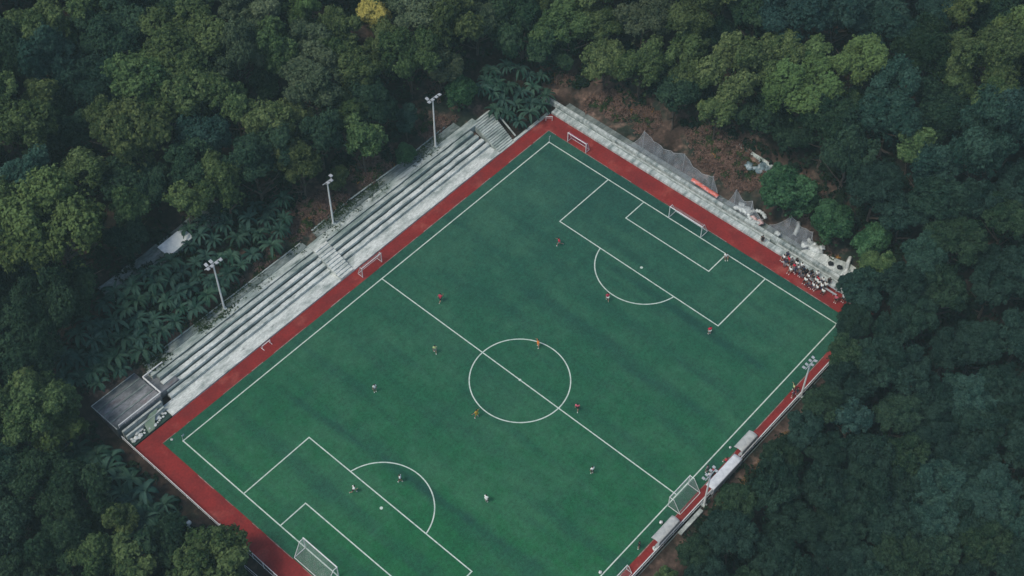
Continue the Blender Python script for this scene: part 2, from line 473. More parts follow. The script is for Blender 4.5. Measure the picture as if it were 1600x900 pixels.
# pitch markings
def markings():
    b = MB(); w = 0.088; z = 0.006
    XL, YT, YB = 41.02, 29.55, -29.89
    def seg(x0, y0, x1, y1):
        if abs(x1-x0) < 1e-6: b.quad((x0-w, min(y0, y1)-w, z), (x0+w, min(y0, y1)-w, z), (x0+w, max(y0, y1)+w, z), (x0-w, max(y0, y1)+w, z))
        else: b.quad((min(x0, x1)+w, y0-w, z), (max(x0, x1)-w, y0-w, z), (max(x0, x1)-w, y0+w, z), (min(x0, x1)+w, y0+w, z))
    seg(-XL, YB, -XL, YT); seg(XL, YB, XL, YT)
    seg(-XL, YT, XL, YT); seg(-XL, YB, XL, YB)
    b.quad((-w, YB+w, z), (w, YB+w, z), (w, YT-w, z), (-w, YT-w, z))
    def arc(cx, cy, r, a0, a1, n):
        for k in range(n):
            t0 = a0+(a1-a0)*k/n; t1 = a0+(a1-a0)*(k+1)/n
            p = [(cx+(r+s)*math.cos(t), cy+(r+s)*math.sin(t), z+0.003) for t, s in ((t0, -w), (t0, w), (t1, w), (t1, -w))]
            b.quad(p[0], p[1], p[2], p[3])
    arc(0, 0, 7.686, 0, 2*PI, 96)
    arc(0, 0, 0.12, 0, 2*PI, 12)
    for s in (1, -1):
        for hw, dp in ((16.26, 12.7), (8.56, 4.82)):
            seg(s*(XL-dp), -hw, s*(XL-dp), hw)
            for t in (-1, 1):
                xa, xb = s*(XL-dp), s*XL
                seg(xa, t*hw, xb, t*hw)
        cx = s*(XL-11.43)
        # arc outside the box, meeting it at y = 7.55 away
        dx = 1.27
        dist = XL-12.7
        # circle through (dist, +-7.55) bulging to dist-4.6
        bulge = 6.2; hy = 7.55
        r = (hy*hy+bulge*bulge)/(2*bulge)
        c = s*(dist-bulge+r)
        a = math.asin(min(1, hy/r))
        if bulge > r: a = PI-a
        arc(c, 0, r, (PI if s > 0 else 0)-a, (PI if s > 0 else 0)+a, 40)
        for k in range(16):
            t0, t1 = 2*PI*k/16, 2*PI*(k+1)/16
            b.add([(cx, 0, z), (cx+0.24*math.cos(t0), 0.24*math.sin(t0), z), (cx+0.24*math.cos(t1), 0.24*math.sin(t1), z)], [(0, 1, 2)])
    return structure(b.build('pitch_markings', M['line']))
markings()

# concrete kerbs and paths round the pitch
def strip(name, a, c, width, m, up=0.22, seg=30):
    """a path or drain laid on the slope between two ground points"""
    a = Vector(a); c = Vector(c); d = (c-a); d.z = 0; d.normalize(); n = Vector((-d.y, d.x, 0))
    b = MB(); vs = []
    for k in range(seg+1):
        p = a.lerp(c, k/seg)
        for s in (-0.5, 0.5):
            q = p + n*s*width
            vs.append((q.x, q.y, height(q.x, q.y)+up))
    for k in range(seg+1):
        for s in (-0.5, 0.5):
            p = a.lerp(c, k/seg); q = p + n*s*width
            vs.append((q.x, q.y, height(q.x, q.y)+up-0.6))
    o = 2*(seg+1)
    fs = []
    for k in range(seg):
        i = 2*k
        fs += [(i, i+2, i+3, i+1), (i, o+i, o+i+2, i+2), (i+1, i+3, o+i+3, o+i+1)]
    b.add(vs, fs)
    return structure(b.build(name, m))
strip('path', ground_at(165, 462), ground_at(345, 322), 3.2, M['conc_dark'])
strip('path', ground_at(1148, 224), ground_at(1232, 276), 0.5, M['conc_mid'])
strip('path', ground_at(1232, 276), ground_at(1325, 345), 0.6, M['conc_mid'])

# ------------------------------------------------------------------ terrace of concrete steps
def terrace():
    t = empty('concrete_terrace', (0, 34, 0))
    tag(t, 'long stepped concrete spectator terrace with worn pale rows beside the red track', 'spectator terrace')
    def part(name, b, m, bev=0.0):
        o = b.build(name, m, t, bevel=bev); o.location = (0, -34, 0)
        return o
    rw = random.Random(8)
    RD, RH, Y0 = 0.95, 0.56, 36.35
    # front walk
    b = MB(); b.box(-39.3, 33.2, 33.98, Y0, -0.1, 0.28); part('front_walk', b, M['conc_pale'], 0.04)
    for (x0, x1) in ((-37.5, -4.7), (-1.8, 33.2)):
        for k in range(4):
            y = Y0+k*RD; z = 0.28+k*RH
            xe = x1 - (k*0.35 if x1 > 30 else 0)
            xa = x0 + (k*0.2 if x0 < -30 else 0)
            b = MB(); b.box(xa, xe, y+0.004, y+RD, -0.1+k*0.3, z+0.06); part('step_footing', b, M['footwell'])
            b = MB()
            x = xa
            while x < xe-0.01:
                xn = min(xe, x+rw.uniform(1.6, 3.0)); j = rw.uniform(-.035, .035)
                b.box(x+0.001, xn, y-0.03+j, y+0.70+j, z+0.064, z+RH+j*0.7)
                x = xn
            pale = (k < 2) if x0 > -10 else (k < 3)
            part('seat_row', b, M['conc_pale'] if pale else M['conc_mid'], 0.02)
    # middle stair and end stair
    b = MB()
    n = 11
    for k in range(n):
        y = 34.05+k*(40.15-34.05)/n
        b.box(-4.66, -1.84, y, 40.15, 0.284+k*0.215, 0.284+(k+1)*0.215)
    part('stair', b, M['conc_pale'], 0.015)
    b = MB(); n = 17
    for k in range(n):
        y = 33.98+k*(40.9-33.98)/n
        xs = 33.25 + 0.02*k
        b.box(xs, 37.0+0.06*k, y, y+0.27, -0.1, 0.12+k*0.16)
        b.box(xs, 37.0+0.06*k, y+0.272, y+(40.9-33.98)/n-0.002, -0.1, 0.03+k*0.16)
    part('stair', b, M['conc_mid'], 0.01)
    # back walk
    b = MB(); b.box(-37.5, -4.7, 40.16, 41.5, 1.2, 2.56); part('back_walk', b, M['conc_mid'], 0.03)
    b = MB(); b.box(-37.0, -4.7, 41.504, 42.7, 1.5, 2.66); part('back_walk', b, M['conc_dark'], 0.03)
    b = MB(); b.box(-4.66, 34.5, 40.16, 41.7, 1.2, 2.56); part('back_walk', b, M['conc_mid'], 0.03)
    b = MB(); b.box(-2.0, 31.5, 41.704, 43.3, 1.5, 2.64); part('back_walk', b, M['conc_dark'], 0.03)
    b = MB()
    b.path([Vector((x, 43.45+0.18*math.sin(x*0.25), 2.8)) for x in np.arange(-2, 31, 1.5)], 0.13, 5)
    part('back_kerb', b, M['conc_mid'])
    b = MB(); b.path([Vector((x, 42.85, 2.7)) for x in np.arange(-37, -3, 2.0)], 0.12, 5); part('back_kerb', b, M['conc_mid'])
    # low rim at the track edge beyond the end stair
    b = MB(); b.box(37.1, 46.4, 33.98, 34.5, -0.1, 0.25); part('front_kerb', b, M['conc_mid'], 0.04)
    # rim wall along the side of the end stair
    b = MB(); b.bar((37.9, 34.6, 0.5), (38.6, 41.0, 3.0), 0.14, n=4); part('stair_rim', b, M['kerb'])
terrace()

# lower left terrace block with railing and mural
def left_block():
    t = empty('viewing_platform', (-42.6, 39.2, 0))
    tag(t, 'dark stained flat concrete platform with white angled railing at the terrace end', 'platform')
    off = (42.6, -39.2, 0)
    def part(name, b, m, bev=0.0, parent=t):
        o = b.build(name, m, parent, bevel=bev)
        if parent is t: o.location = off
        return o
    b = MB(); b.box(-46.9, -38.7, 36.7, 42.9, -0.1, 2.2); part('slab', b, M['slab'], 0.05)
    b = MB(); b.box(-38.68, -34.9, 37.4, 42.6, 0.3, 1.75); part('side_slab', b, M['slab'], 0.05)
    b = MB()
    pts = [Vector((-34.9, 40.9, 2.9)), Vector((-38.6, 40.9, 2.9)), Vector((-38.6, 36.75, 2.9)), Vector((-46.4, 36.75, 2.9))]
    b.path(pts, 0.10, 6); part('railing', b, M['white'])
    b = MB()
    for i in range(3):
        L_ = (pts[i+1]-pts[i]).length; n = int(L_/1.1)
        for k in range(n+1):
            p = pts[i].lerp(pts[i+1], k/n); b.bar(p, p-Vector((0, 0, 0.75 if i else 1.2)), 0.04, n=4)
        b.bar(pts[i]-Vector((0, 0, .4)), pts[i+1]-Vector((0, 0, .4)), 0.03, n=4)
    part('railing_posts', b, M['white'])
    b = MB()
    b.path([(-46.8, 36.8, 2.28), (-46.8, 42.8, 2.28), (-38.8, 42.8, 2.28)], 0.07, 4)
    part('edge_rail', b, M['kerb'])
    for yy in (38.3, 39.9, 41.4):
        b = MB(); b.box(-46.7, -38.9, yy, yy+0.22, 2.204, 2.30); part('rib', b, M['conc_dark'])
    # stepped planter walls between the slab and the track
    b = MB(); b.box(-46.4, -39.2, 36.10, 36.45, -0.1, 1.75); part('low_wall', b, M['kerb'], 0.03)
    b = MB(); b.box(-46.4, -39.4, 35.4, 35.7, -0.1, 1.2); part('low_wall', b, M['conc_mid'], 0.03)
    b = MB(); b.box(-46.4, -39.4, 34.0, 36.05, -0.1, 0.3); part('bed', b, M['dark_paint'], 0.03)
    rr = random.Random(5)
    b = MB()
    for k in range(26):
        x = -46.0+6.3*rr.random(); y = 34.4+1.0*rr.random()
        b.blob((x, y, 0.4+0.15*rr.random()), 0.16+0.28*rr.random(), k, 0.5, 1)
    part('pale_stones', b, M['sheet'])
    b = MB()
    b.add([(-43.6, 34.1, 0.34), (-42.5, 34.1, 0.34), (-41.4, 35.2, 1.0), (-40.2, 35.9, 1.5), (-41.8, 35.9, 1.5), (-43.3, 35.3, 1.0)], [(0, 1, 2, 3, 4, 5)])
    part('painted_panel', b, M['green_paint'])
left_block()

# ledge and wall behind the far goal line
def top_ledge():
    t = empty('stepped_ledge', (47.7, 3, 0))
    tag(t, 'pale streaked stepped concrete ledge running behind the upper goal line', 'ledge')
    def part(name, b, m, bev=0.0):
        o = b.build(name, m, t, bevel=bev); o.location = (-47.7, -3, 0)
    b = MB(); b.box(46.62, 47.62, -31.5, 33.9, -0.1, 0.42); part('lower_step', b, M['ledge'], 0.04)
    rr = random.Random(3)
    for (ya, yb) in ((-31.5, -13.6), (-12.3, 21.0)):
        b = MB(); b.box(47.64, 47.94, ya, yb, -0.1, 0.74); part('white_kerb', b, M['kerb'], 0.03)
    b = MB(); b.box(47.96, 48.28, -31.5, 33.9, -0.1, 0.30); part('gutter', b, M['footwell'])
    b = MB(); b.box(47.64, 47.94, 21.0, 33.9, -0.1, 0.5); part('lower_step', b, M['ledge'], 0.03)
    b = MB()
    y = -31.5
    while y < 36:
        if not (-13.6 < y < -12.4): b.box(48.3, 48.85, y, y+2.46, -0.1, 0.96+0.02*rr.random())
        y += 2.48
    part('wall', b, M['ledge'], 0.03)
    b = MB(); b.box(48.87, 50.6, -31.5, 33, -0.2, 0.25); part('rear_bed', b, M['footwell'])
top_ledge()

# widened pale landing near the right corner where the spectators gather
b = MB(); b.add([(48.95, -17.5, .97), (48.95, -31.2, .97), (50.6, -31.2, .97), (51.6, -29, .97), (52.0, -25, .97), (51.0, -21, .97), (49.8, -18, .97)],
                [(0, 1, 2, 3, 4, 5, 6)])
b.add([(48.95, -17.5, .97), (48.95, -31.2, .97), (50.6, -31.2, .97), (51.6, -29, .97), (52.0, -25, .97), (51.0, -21, .97), (49.8, -18, .97)] +
      [(48.95, -17.5, -.2), (48.95, -31.2, -.2), (50.6, -31.2, -.2), (51.6, -29, -.2), (52.0, -25, -.2), (51.0, -21, -.2), (49.8, -18, -.2)],
      [(i, i+7, (i+1) % 7+7, (i+1) % 7) for i in range(7)])
o = b.build('landing', M['conc_pale'])
tag(o, 'pale concrete landing behind the seated crowd at the right corner', 'landing')

# ------------------------------------------------------------------ goals
def goal(name, loc, rz, w, h, d, label, r=0.07, netm=None, low=0.0, bottom=True, group='football goals'):
    """mouth faces local +x, posts at y = +-w/2, back of the goal at x = -d"""
    g = empty(name, loc, rz)
    tag(g, label, 'goal', group)
    for s in (-1, 1):
        MB().bar((0, s*w/2, 0), (0, s*w/2, h), r, n=8).build('post', M['white'], g)
    MB().bar((0, -w/2-r, h), (0, w/2+r, h), r, n=8).build('crossbar', M['white'], g)
    b = MB(); rr = r*0.6
    for s in (-1, 1):
        b.bar((0, s*w/2, h-0.03), (-d*0.35, s*w/2, h-0.05), rr)
        b.bar((-d*0.35, s*w/2, h-0.05), (-d, s*w/2, 0.06), rr)
        b.bar((0, s*w/2, 0.06), (-d, s*w/2, 0.06), rr)
    b.bar((-d, -w/2, 0.06), (-d, w/2, 0.06), rr)
    b.build('frame', M['white'], g)
    n = MB(); y0, y1 = -w/2, w/2; a = -d*0.35
    n.quad((0, y0, h-0.04), (0, y1, h-0.04), (a, y1, h-0.08), (a, y0, h-0.08))
    n.quad((a, y0, h-0.08), (a, y1, h-0.08), (-d, y1, 0.08), (-d, y0, 0.08))
    for y in (y0, y1):
        n.quad((0, y, 0.05), (0, y, h-0.05), (a, y, h-0.1), (-d, y, 0.08))
    n.build('net', netm or M['net'], g)
    return g
goal('goal', (41.0, 0, 0), PI, 6.6, 2.75, 1.9, 'white match goal on the far goal line with net hung behind')
goal('goal', (-41.0, 0.1, 0), 0, 6.6, 2.75, 2.1, 'large white match goal at the bottom edge on the lower left goal line', r=0.09)
goal('goal', (43.3, 25.2, 0), PI, 4.1, 2.1, 1.0, 'small white goal with pinkish net at the top corner of the pitch', netm=M['pink_net'])
goal('goal', (0.3, 32.0, 0), -PI/2, 4.3, 2.2, 1.1, 'white training goal on the red track facing the halfway line', r=0.06)
goal('goal', (0.1, -30.1, 0), PI/2, 4.7, 2.5, 2.1, 'white box goal at the right touchline beside the long canopy', r=0.075)
goal('goal', (-15.1, -31.9, 0), PI/2, 2.4, 1.2, 0.9, 'small white goal on the red strip at the bottom right of the pitch', r=0.06)
goal('goal', (45.0, 33.0, 0), -2.4, 1.1, 1.0, 0.6, 'tiny white practice goal in the uppermost corner of the red track', r=0.05)
g = empty('hurdle', (-21.3, 33.3, 0)); tag(g, 'low white hurdle frame at the edge of the red track near the terrace', 'hurdle')
MB().bar((-0.85, 0, 0.75), (0.85, 0, 0.75), 0.06).build('top_bar', M['white'], g)
for s in (-1, 1):
    b = MB(); b.bar((s*0.8, 0, 0), (s*0.8, 0, 0.75), 0.05); b.bar((s*0.8, -0.4, 0.03), (s*0.8, 0.4, 0.03), 0.05); b.build('leg', M['white'], g)

# ------------------------------------------------------------------ floodlights
def floodlight(loc, h, rz, label, heads, wide, k=1.0):
    f = empty('floodlight_mast', loc, rz)        # local +x points at the pitch
    tag(f, label, 'floodlight', 'floodlight masts round the pitch')
    b = MB(); b.bar((0, 0, 0), (0, 0, h), 0.17, 0.11, n=10); b.build('pole', M['white'], f, smooth=False)
    MB().box(-0.35, 0.35, -0.35, 0.35, -0.3, 0.12).build('footing', M['conc_mid'], f, bevel=0.03)
    b = MB(); b.bar((0, -wide/2, h), (0, wide/2, h), 0.08, n=6); b.bar((0, 0, h-0.7), (0, wide*0.3, h), 0.04); b.bar((0, 0, h-0.7), (0, -wide*0.3, h), 0.04)
    b.build('crossarm', M['steel'], f)
    for (hy, tilt, side) in heads:
        mt = Matrix.Translation((0.12*side, hy, h+0.12)) @ Matrix.Rotation(-tilt*side, 4, 'Y')
        b = MB(); b.box(0.0 if side > 0 else -0.6*k, 0.6*k if side > 0 else 0.0, -0.24*k, 0.24*k, -0.06, 0.10, mt)
        l = b.build('lamp', M['steel'], f, bevel=0.03)
        b = MB(); b.box(0.05 if side > 0 else -0.56*k, 0.56*k if side > 0 else -0.05, -0.2*k, 0.2*k, -0.075, -0.062, mt); b.build('lens', M['lampglass'], l)
H1 = [(-1.2, 0.2, 1), (-0.45, 0.2, 1), (0.45, 0.2, 1), (1.2, 0.2, 1), (-0.9, 0.3, -1), (0.0, 0.2, -1)]
H2 = [(-1.2, -0.1, 1), (-0.5, 0.2, 1), (0.3, 0.2, -1)]
floodlight((25.2, 41.6, 2.62), 11.4, -PI/2, 'tall white floodlight mast behind the upper end of the terrace', H1[:5], 2.6)
floodlight((1.5, 41.95, 2.62), 10.0, -PI/2, 'tall white floodlight mast behind the middle terrace stair', [(1.2, 0.0, -1), (0.5, 0.2, 1), (-0.15, 0.2, 1)], 1.9)
floodlight((-21.9, 41.8, 2.66), 10.9, -PI/2, 'tall white floodlight mast nearest the dark platform at the terrace lower end', H1, 3.2)
floodlight((25.9, -33.45, 0), 8.3, PI/2, 'white floodlight mast by the right touchline below the crowd corner', H1, 2.4, 0.75)
floodlight((1.3, -33.75, 0), 8.2, PI/2, 'white floodlight mast beside the box goal and long canopy', H1[:5], 2.4, 0.75)

# ------------------------------------------------------------------ nets, fences, railings
def hung_net(posts, label, base_z=0.6, sag=1.3, lean=0.0):
    """posts: (x, y, height). A net sags between the tops of its posts and falls to the bed below"""
    t = empty('ball_stop_net', (posts[0][0], posts[0][1], 0))
    tag(t, label, 'net', 'ball stop nets behind the upper goal line')
    off = Vector((-posts[0][0], -posts[0][1], 0))
    for (x, y, h) in posts:
        if h > 2: MB().bar(Vector((x, y, 0.1))+off, Vector((x, y, h))+off, 0.06).build('net_post', M['steel'], t)
    b = MB(); rope = []
    cols = []
    for i in range(len(posts)-1):
        a = Vector(posts[i]); c = Vector(posts[i+1])
        n = 12
        for k in range(n + (1 if i == len(posts)-2 else 0)):
            u = k/n
            p = a.lerp(c, u)
            s = 4*u*(1-u)*sag*(1 + 0.25*noise.noise((p.y*0.7, i, 0)))
            top = Vector((p.x+0.15*math.sin(p.y*3), p.y, max(base_z+0.2, p.z-s)))
            col = []
            for j in range(7):
                w = j/6
                col.append(Vector((top.x + (48.95-top.x)*w*0.85 + 0.12*math.sin(p.y*5+j), p.y, top.z+(base_z-top.z)*w)) + off)
            rope.append(top+off); cols.append(col)
    vs = [v for c in cols for v in c]
    fs = [(i*7+j, i*7+j+1, (i+1)*7+j+1, (i+1)*7+j) for i in range(len(cols)-1) for j in range(6)]
    b.add(vs, fs); b.build('net', M['fencenet'], t, smooth=True)
    MB().path(rope, 0.035, 4).build('top_rope', M['rope'], t)
hung_net([(48.9, 19.0, 1.2), (50.6, 16.4, 4.4), (50.9, 8.0, 4.4), (50.2, 1.4, 4.1), (49.4, -1.6, 1.4)],
         'grey sagging ball net on posts behind the pale ledge near the brown slope', sag=1.5)
hung_net([(49.3, -1.9, 1.5), (50.7, -3.0, 3.6), (50.9, -6.2, 3.0), (50.2, -9.2, 1.4)],
         'short crumpled net between the red banner and the white rubbish heaps', sag=1.2)
hung_net([(50.0, -10.5, 1.2), (52.2, -13.0, 3.4), (51.8, -17.5, 3.2), (50.2, -19.0, 1.2)],
         'grey net below the large bright green round tree', sag=0.7)

def fence(pts, label, h=1.3, post=2.2, meshed=True, group=None, name='fence', rail=0.05, base=None):
    a0 = Vector(pts[0]); t = empty(name, a0)
    tag(t, label, 'fence' if name == 'fence' else 'railing', group)
    P = [Vector(p)-a0 for p in pts]
    b = MB()
    for i in range(len(P)-1):
        b.bar(P[i]+Vector((0, 0, h)), P[i+1]+Vector((0, 0, h)), rail)
        b.bar(P[i]+Vector((0, 0, 0.12)), P[i+1]+Vector((0, 0, 0.12)), rail*0.6)
    b.build('top_rail', M['white'], t)
    for i in range(len(P)-1):
        L_ = (P[i+1]-P[i]).length; n = max(1, int(L_/post))
        for k in range(n):
            q = P[i].lerp(P[i+1], k/n); MB().bar(q+Vector((0, 0, -0.3)), q+Vector((0, 0, h)), 0.04).build('fence_post', M['white'], t)
    if meshed:
        b = MB()
        for i in range(len(P)-1):
            b.quad(P[i], P[i+1], P[i+1]+Vector((0, 0, h)), P[i]+Vector((0, 0, h)))
        b.build('wire_mesh', M['mesh_fence'], t)
fence([(-46.75, 36.3, 0.2), (-46.75, 33.9, 0), (-46.8, 14.5, 0)], 'low white railed mesh fence beside the banana plants at the lower left track edge', h=0.75)
fence([(-46.85, 14.3, 0), (-47.0, -8, 0), (-47, -34, 0)], 'chain fence with leaning rail above the round bush at the bottom edge', h=1.5)
fence([(-50.0, 20.0, -0.8), (-48.6, 10.0, -0.5), (-48.4, 0.0, -0.4)], 'outer wire fence line just below the lower left track fence', h=1.0, rail=0.035)
fence([(41, -33.35, 0), (20.5, -33.35, 0), (-10, -33.35, 0), (-44, -33.35, 0)], 'white railed mesh fence along the right side of the pitch', h=1.05, rail=0.085)
# embankment wall behind the right fence
b = MB()
b.add([(42, -33.6, -0.1), (-46, -33.6, -0.1), (-46, -35.4, -1.2), (42, -35.4, -1.2), (-46, -33.6, -1.6), (42, -33.6, -1.6)],
      [(0, 1, 2, 3)])
b.build('embankment', M['conc_dark'])
tag(bpy.data.objects['embankment'], 'sloping grey concrete embankment below the right fence', 'embankment')
# pieces of white board lying on the embankment
def board(x0, x1, label):
    b = MB(); b.box(x0, x1, -34.35, -33.75, 0.0, 0.35)
    tag(b.build('low_parapet', M['kerb'], bevel=0.04), label, 'parapet')
board(-4.8, 0.3, 'short white parapet on the embankment behind the box goal')

def canopy(x0, x1, y0, y1, z, rise, label, m, ribs):
    t = empty('shelter', ((x0+x1)/2, y1, 0)); tag(t, label, 'shelter', 'canopied shelters along the right touchline')
    w = x1-x0
    n = 10; b = MB(); top = []; nx = 13
    dy = y0-y1                                        # y0 pitch side (larger), y1 fence side
    for i in range(nx):
        xx = -w/2+w*i/(nx-1)
        for k in range(n+1):
            u = k/n
            yy = dy*u; zz = z + rise*math.sin(PI*(0.15+0.75*u)) + 0.02*math.sin(xx*6)
            top.append(Vector((xx, yy, zz)))
    f = [(i*(n+1)+k, (i+1)*(n+1)+k, (i+1)*(n+1)+k+1, i*(n+1)+k+1) for i in range(nx-1) for k in range(n)]
    b.add(top, f)
    o = b.build('roof_sheet', m, t, smooth=True)
    s = o.modifiers.new('solid', 'SOLIDIFY'); s.thickness = 0.05
    for i in range(ribs):
        xx = -w/2+0.03+(w-0.06)*i/(ribs-1)
        b = MB(); pts = [Vector((xx, dy*u, z-0.04+rise*math.sin(PI*(0.15+0.75*u)))) for u in np.linspace(0, 1, 8)]
        b.path(pts, 0.035); b.bar(pts[0], (xx, 0.02, 0), 0.04); b.build('rib', M['steel'], t)
    b = MB(); b.box(-w/2+0.1, w/2-0.1, 0.25, 0.65, 0.38, 0.45)
    for xx in np.linspace(-w/2+0.3, w/2-0.3, 3): b.box(xx-0.03, xx+0.03, 0.3, 0.6, 0, 0.378)
    b.build('bench', M['steel'], t)
    MB().box(-w/2, w/2, 0.0, 0.03, 0.5, z).build('back_panel', m, t)
canopy(10.9, 14.7, -31.7, -33.2, 1.75, 0.35, 'grey arched shelter roof, upper one of the two next to the long white canopy', M['canvas'], 4)
canopy(3.0, 9.9, -32.5, -33.9, 1.95, 0.12, 'long flat white canopy between the arched grey shelter and the box goal', M['canvas_white'], 6)
canopy(-8.7, -4.0, -31.9, -33.3, 1.75, 0.35, 'pale grey arched shelter roof below the box goal near the bottom edge', M['canvas'], 4)

# shed roof among the banana plants
def shed():
    c = ground_at(281, 392)
    z = c.z
    t = empty('shed', (c.x, c.y+0.6, z-0.3), 0.06); t.scale = (0.9, 0.8, 0.85)
    tag(t, 'small white roofed shed half hidden in banana plants beside the dark path', 'shed')
    MB().box(-2.6, 2.6, -1.2, 1.2, 0, 2.1).build('wall', M['conc_mid'], t)
    b = MB()
    for i in range(12):
        x = -2.9+i*0.483
        b.add([(x, -1.6, 2.15), (x+0.47, -1.6, 2.15), (x+0.47, 1.5, 2.6), (x, 1.5, 2.6), (x, -1.6, 2.2), (x+0.47, -1.6, 2.2), (x+0.47, 1.5, 2.65), (x, 1.5, 2.65)],
              [(4, 5, 6, 7), (0, 3, 2, 1), (0, 1, 5, 4), (3, 7, 6, 2), (0, 4, 7, 3), (1, 2, 6, 5)])
    b.build('roof', M['roof_white'], t)
    MB().box(-0.5, 0.4, -1.26, -1.203, 0, 1.9).build('door', M['bluesheet'], t)
shed()

# banner, rubbish and plastic heaps behind the ledge
def cloth_strip(name, pts, w, m, label, cat):
    b = MB(); n = len(pts); vs = []
    for i, p in enumerate(pts):
        p = Vector(p); q = Vector(pts[min(i+1, n-1)])-Vector(pts[max(i-1, 0)]); q.z = 0; q.normalize()
        s = Vector((-q.y, q.x, 0))
        for j in range(5):
            u = j/4-0.5
            vs.append(p + s*w*u + Vector((0, 0, 0.25*math.cos(u*PI)+0.12*noise.noise((i*0.9, j*1.3, w*9)))))
    fs = [(i*5+j, (i+1)*5+j, (i+1)*5+j+1, i*5+j+1) for i in range(n-1) for j in range(4)]
    b.add(vs, fs); o = b.build(name, m, smooth=True)
    s = o.modifiers.new('solid', 'SOLIDIFY'); s.thickness = 0.05
    return tag(o, label, cat)
cloth_strip('banner', [(49.3, 4.9-0.55*k, 1.6-0.03*k) for k in range(11)], 0.85, M['banner'], 'long crumpled red and pink banner hanging behind the pale ledge', 'banner')
def heap(name, items, m, label, cat, group=None):
    b = MB()
    for k, (x, y, z, r, s) in enumerate(items): b.blob((x, y, z), r, k+len(items), s, 2, 0.7)
    return tag(b.build(name, m, smooth=True), label, cat, group)
rr = random.Random(2)
heap('plastic_heap', [(49.6+rr.random()*1.0, -4.2-rr.random()*2.2, 0.8+rr.random()*0.2, 0.4+0.3*rr.random(), 0.5) for _ in range(14)], M['sheet'],
     'white plastic sheeting heap between the banner and the ring of sheeting', 'heap', 'rubbish heaps behind the ledge')
heap('plastic_heap', [(50.2+1.25*math.cos(a), -7.9+1.35*math.sin(a), 0.9+0.2*rr.random(), 0.34, 0.7) for a in np.linspace(-0.9, 3.9, 14)], M['sheet'],
     'curved ring of white sheeting bunched above the pink sheet', 'heap', 'rubbish heaps behind the ledge')
heap('plastic_heap', [(49.3+rr.random()*0.5, -7.2-rr.random()*2.4, 0.8, 0.35+0.2*rr.random(), 0.6) for _ in range(9)], M['pinksheet'],
     'pinkish plastic sheet lying inside the white ring of sheeting', 'heap', 'rubbish heaps behind the ledge')
heap('plastic_heap', [(50.1+rr.random()*1.5, -17.2-rr.random()*2.8, 1.0+rr.random()*0.3, 0.4+0.35*rr.random(), 0.55) for _ in range(16)], M['sheet'],
     'big white pile of sacks and sheeting just above the seated crowd', 'heap', 'rubbish heaps behind the ledge')
heap('plastic_heap', [(49.2+0.2*rr.random(), -12.4-rr.random()*0.6, 1.0+rr.random()*0.4, 0.3+0.15*rr.random(), 0.8) for _ in range(5)], M['sheet'],
     'small white bundle on the wall gap beside a dark dressed person', 'heap', 'rubbish heaps behind the ledge')
c = ground_at(1187, 262)
heap('plastic_heap', [(c.x-1.6+3.2*rr.random(), c.y-1.5+3.4*rr.random(), c.z+0.25, 0.4+0.4*rr.random(), 0.5) for _ in range(16)], M['bluesheet'],
     'blue grey plastic rubbish on the brown slope beside the drain', 'heap', 'rubbish heaps behind the ledge')
def sheet_line(pxs, up, label):
    pts = [ground_at(x, y, up) for x, y in pxs]
    cloth_strip('sheeting', pts, 0.7, M['sheet'], label, 'sheeting')['group'] = 'strips of plastic sheeting on the slope'
sheet_line([(1248, 347), (1247, 355), (1244, 362), (1241, 368)], 0.8, 'short pale strip of sheeting standing under the bright green tree')
sheet_line([(1329, 402), (1325, 411), (1323, 421), (1320, 428), (1315, 432)], 0.9, 'crooked pale strip of sheeting at the forest edge right of the landing')
heap('plastic_heap', [(50.3+rr.random()*0.6, -26.9-rr.random()*0.7, 1.3, 0.4, 0.7) for _ in range(4)], M['conc_pale'],
     'pale grey lump at the right end of the landing against the forest', 'heap', 'rubbish heaps behind the ledge')

# lower left small items
def small_blob(name, px, py, r, m, label, cat, up=0.3, sz=0.7):
    c = ground_at(px, py, up); b = MB(); b.blob((c.x, c.y, c.z), r, int(px), sz, 2, 0.5)
    return tag(b.build(name, m, smooth=True), label, cat)
small_blob('white_sack', 294, 818, 0.45, M['sheet'], 'small white sack on the brown soil between banana plants and round bush', 'sack', 0.8)
c = ground_at(231, 870, 3.0)
cloth_strip('red_cloth', [(c.x+0.2*k-0.6, c.y+0.75-0.45*k, c.z+1.2-0.25*k) for k in range(5)], 0.5, M['redcloth'], 'narrow red cloth hanging by the bare soil left of the round bush', 'cloth')
c0, c1 = ground_at(200, 866, 3.0), ground_at(228, 860, 3.4)
tag(MB().path([c0, c0.lerp(c1, .5)+Vector((0, 0, .3)), c1], 0.1).build('bare_branch', M['bark']), 'bare pale branch ending at the red cloth', 'branch')

# corner flags, balls, bags, bins
def corner_flag(x, y, label):
    t = empty('corner_flag', (x, y, 0)); tag(t, label, 'flag', 'corner flags')
    MB().bar((0, 0, 0), (0, 0, 1.5), 0.03).build('pole', M['white'], t)
    b = MB(); b.quad((0.03, 0, 1.48), (0.42, 0.05, 1.42), (0.42, 0.02, 1.12), (0.03, 0, 1.1)); b.build('flag_cloth', M['canvas_white'], t)
    b = MB(); b.blob((0, 0, 0.02), 0.16, 1, 0.5, 1, 0.1); b.build('base', M['white'], t)
corner_flag(-41.0, 29.5, 'white corner flag at the left corner of the pitch markings')
corner_flag(41.0, 29.5, 'white corner flag at the top corner of the pitch markings')

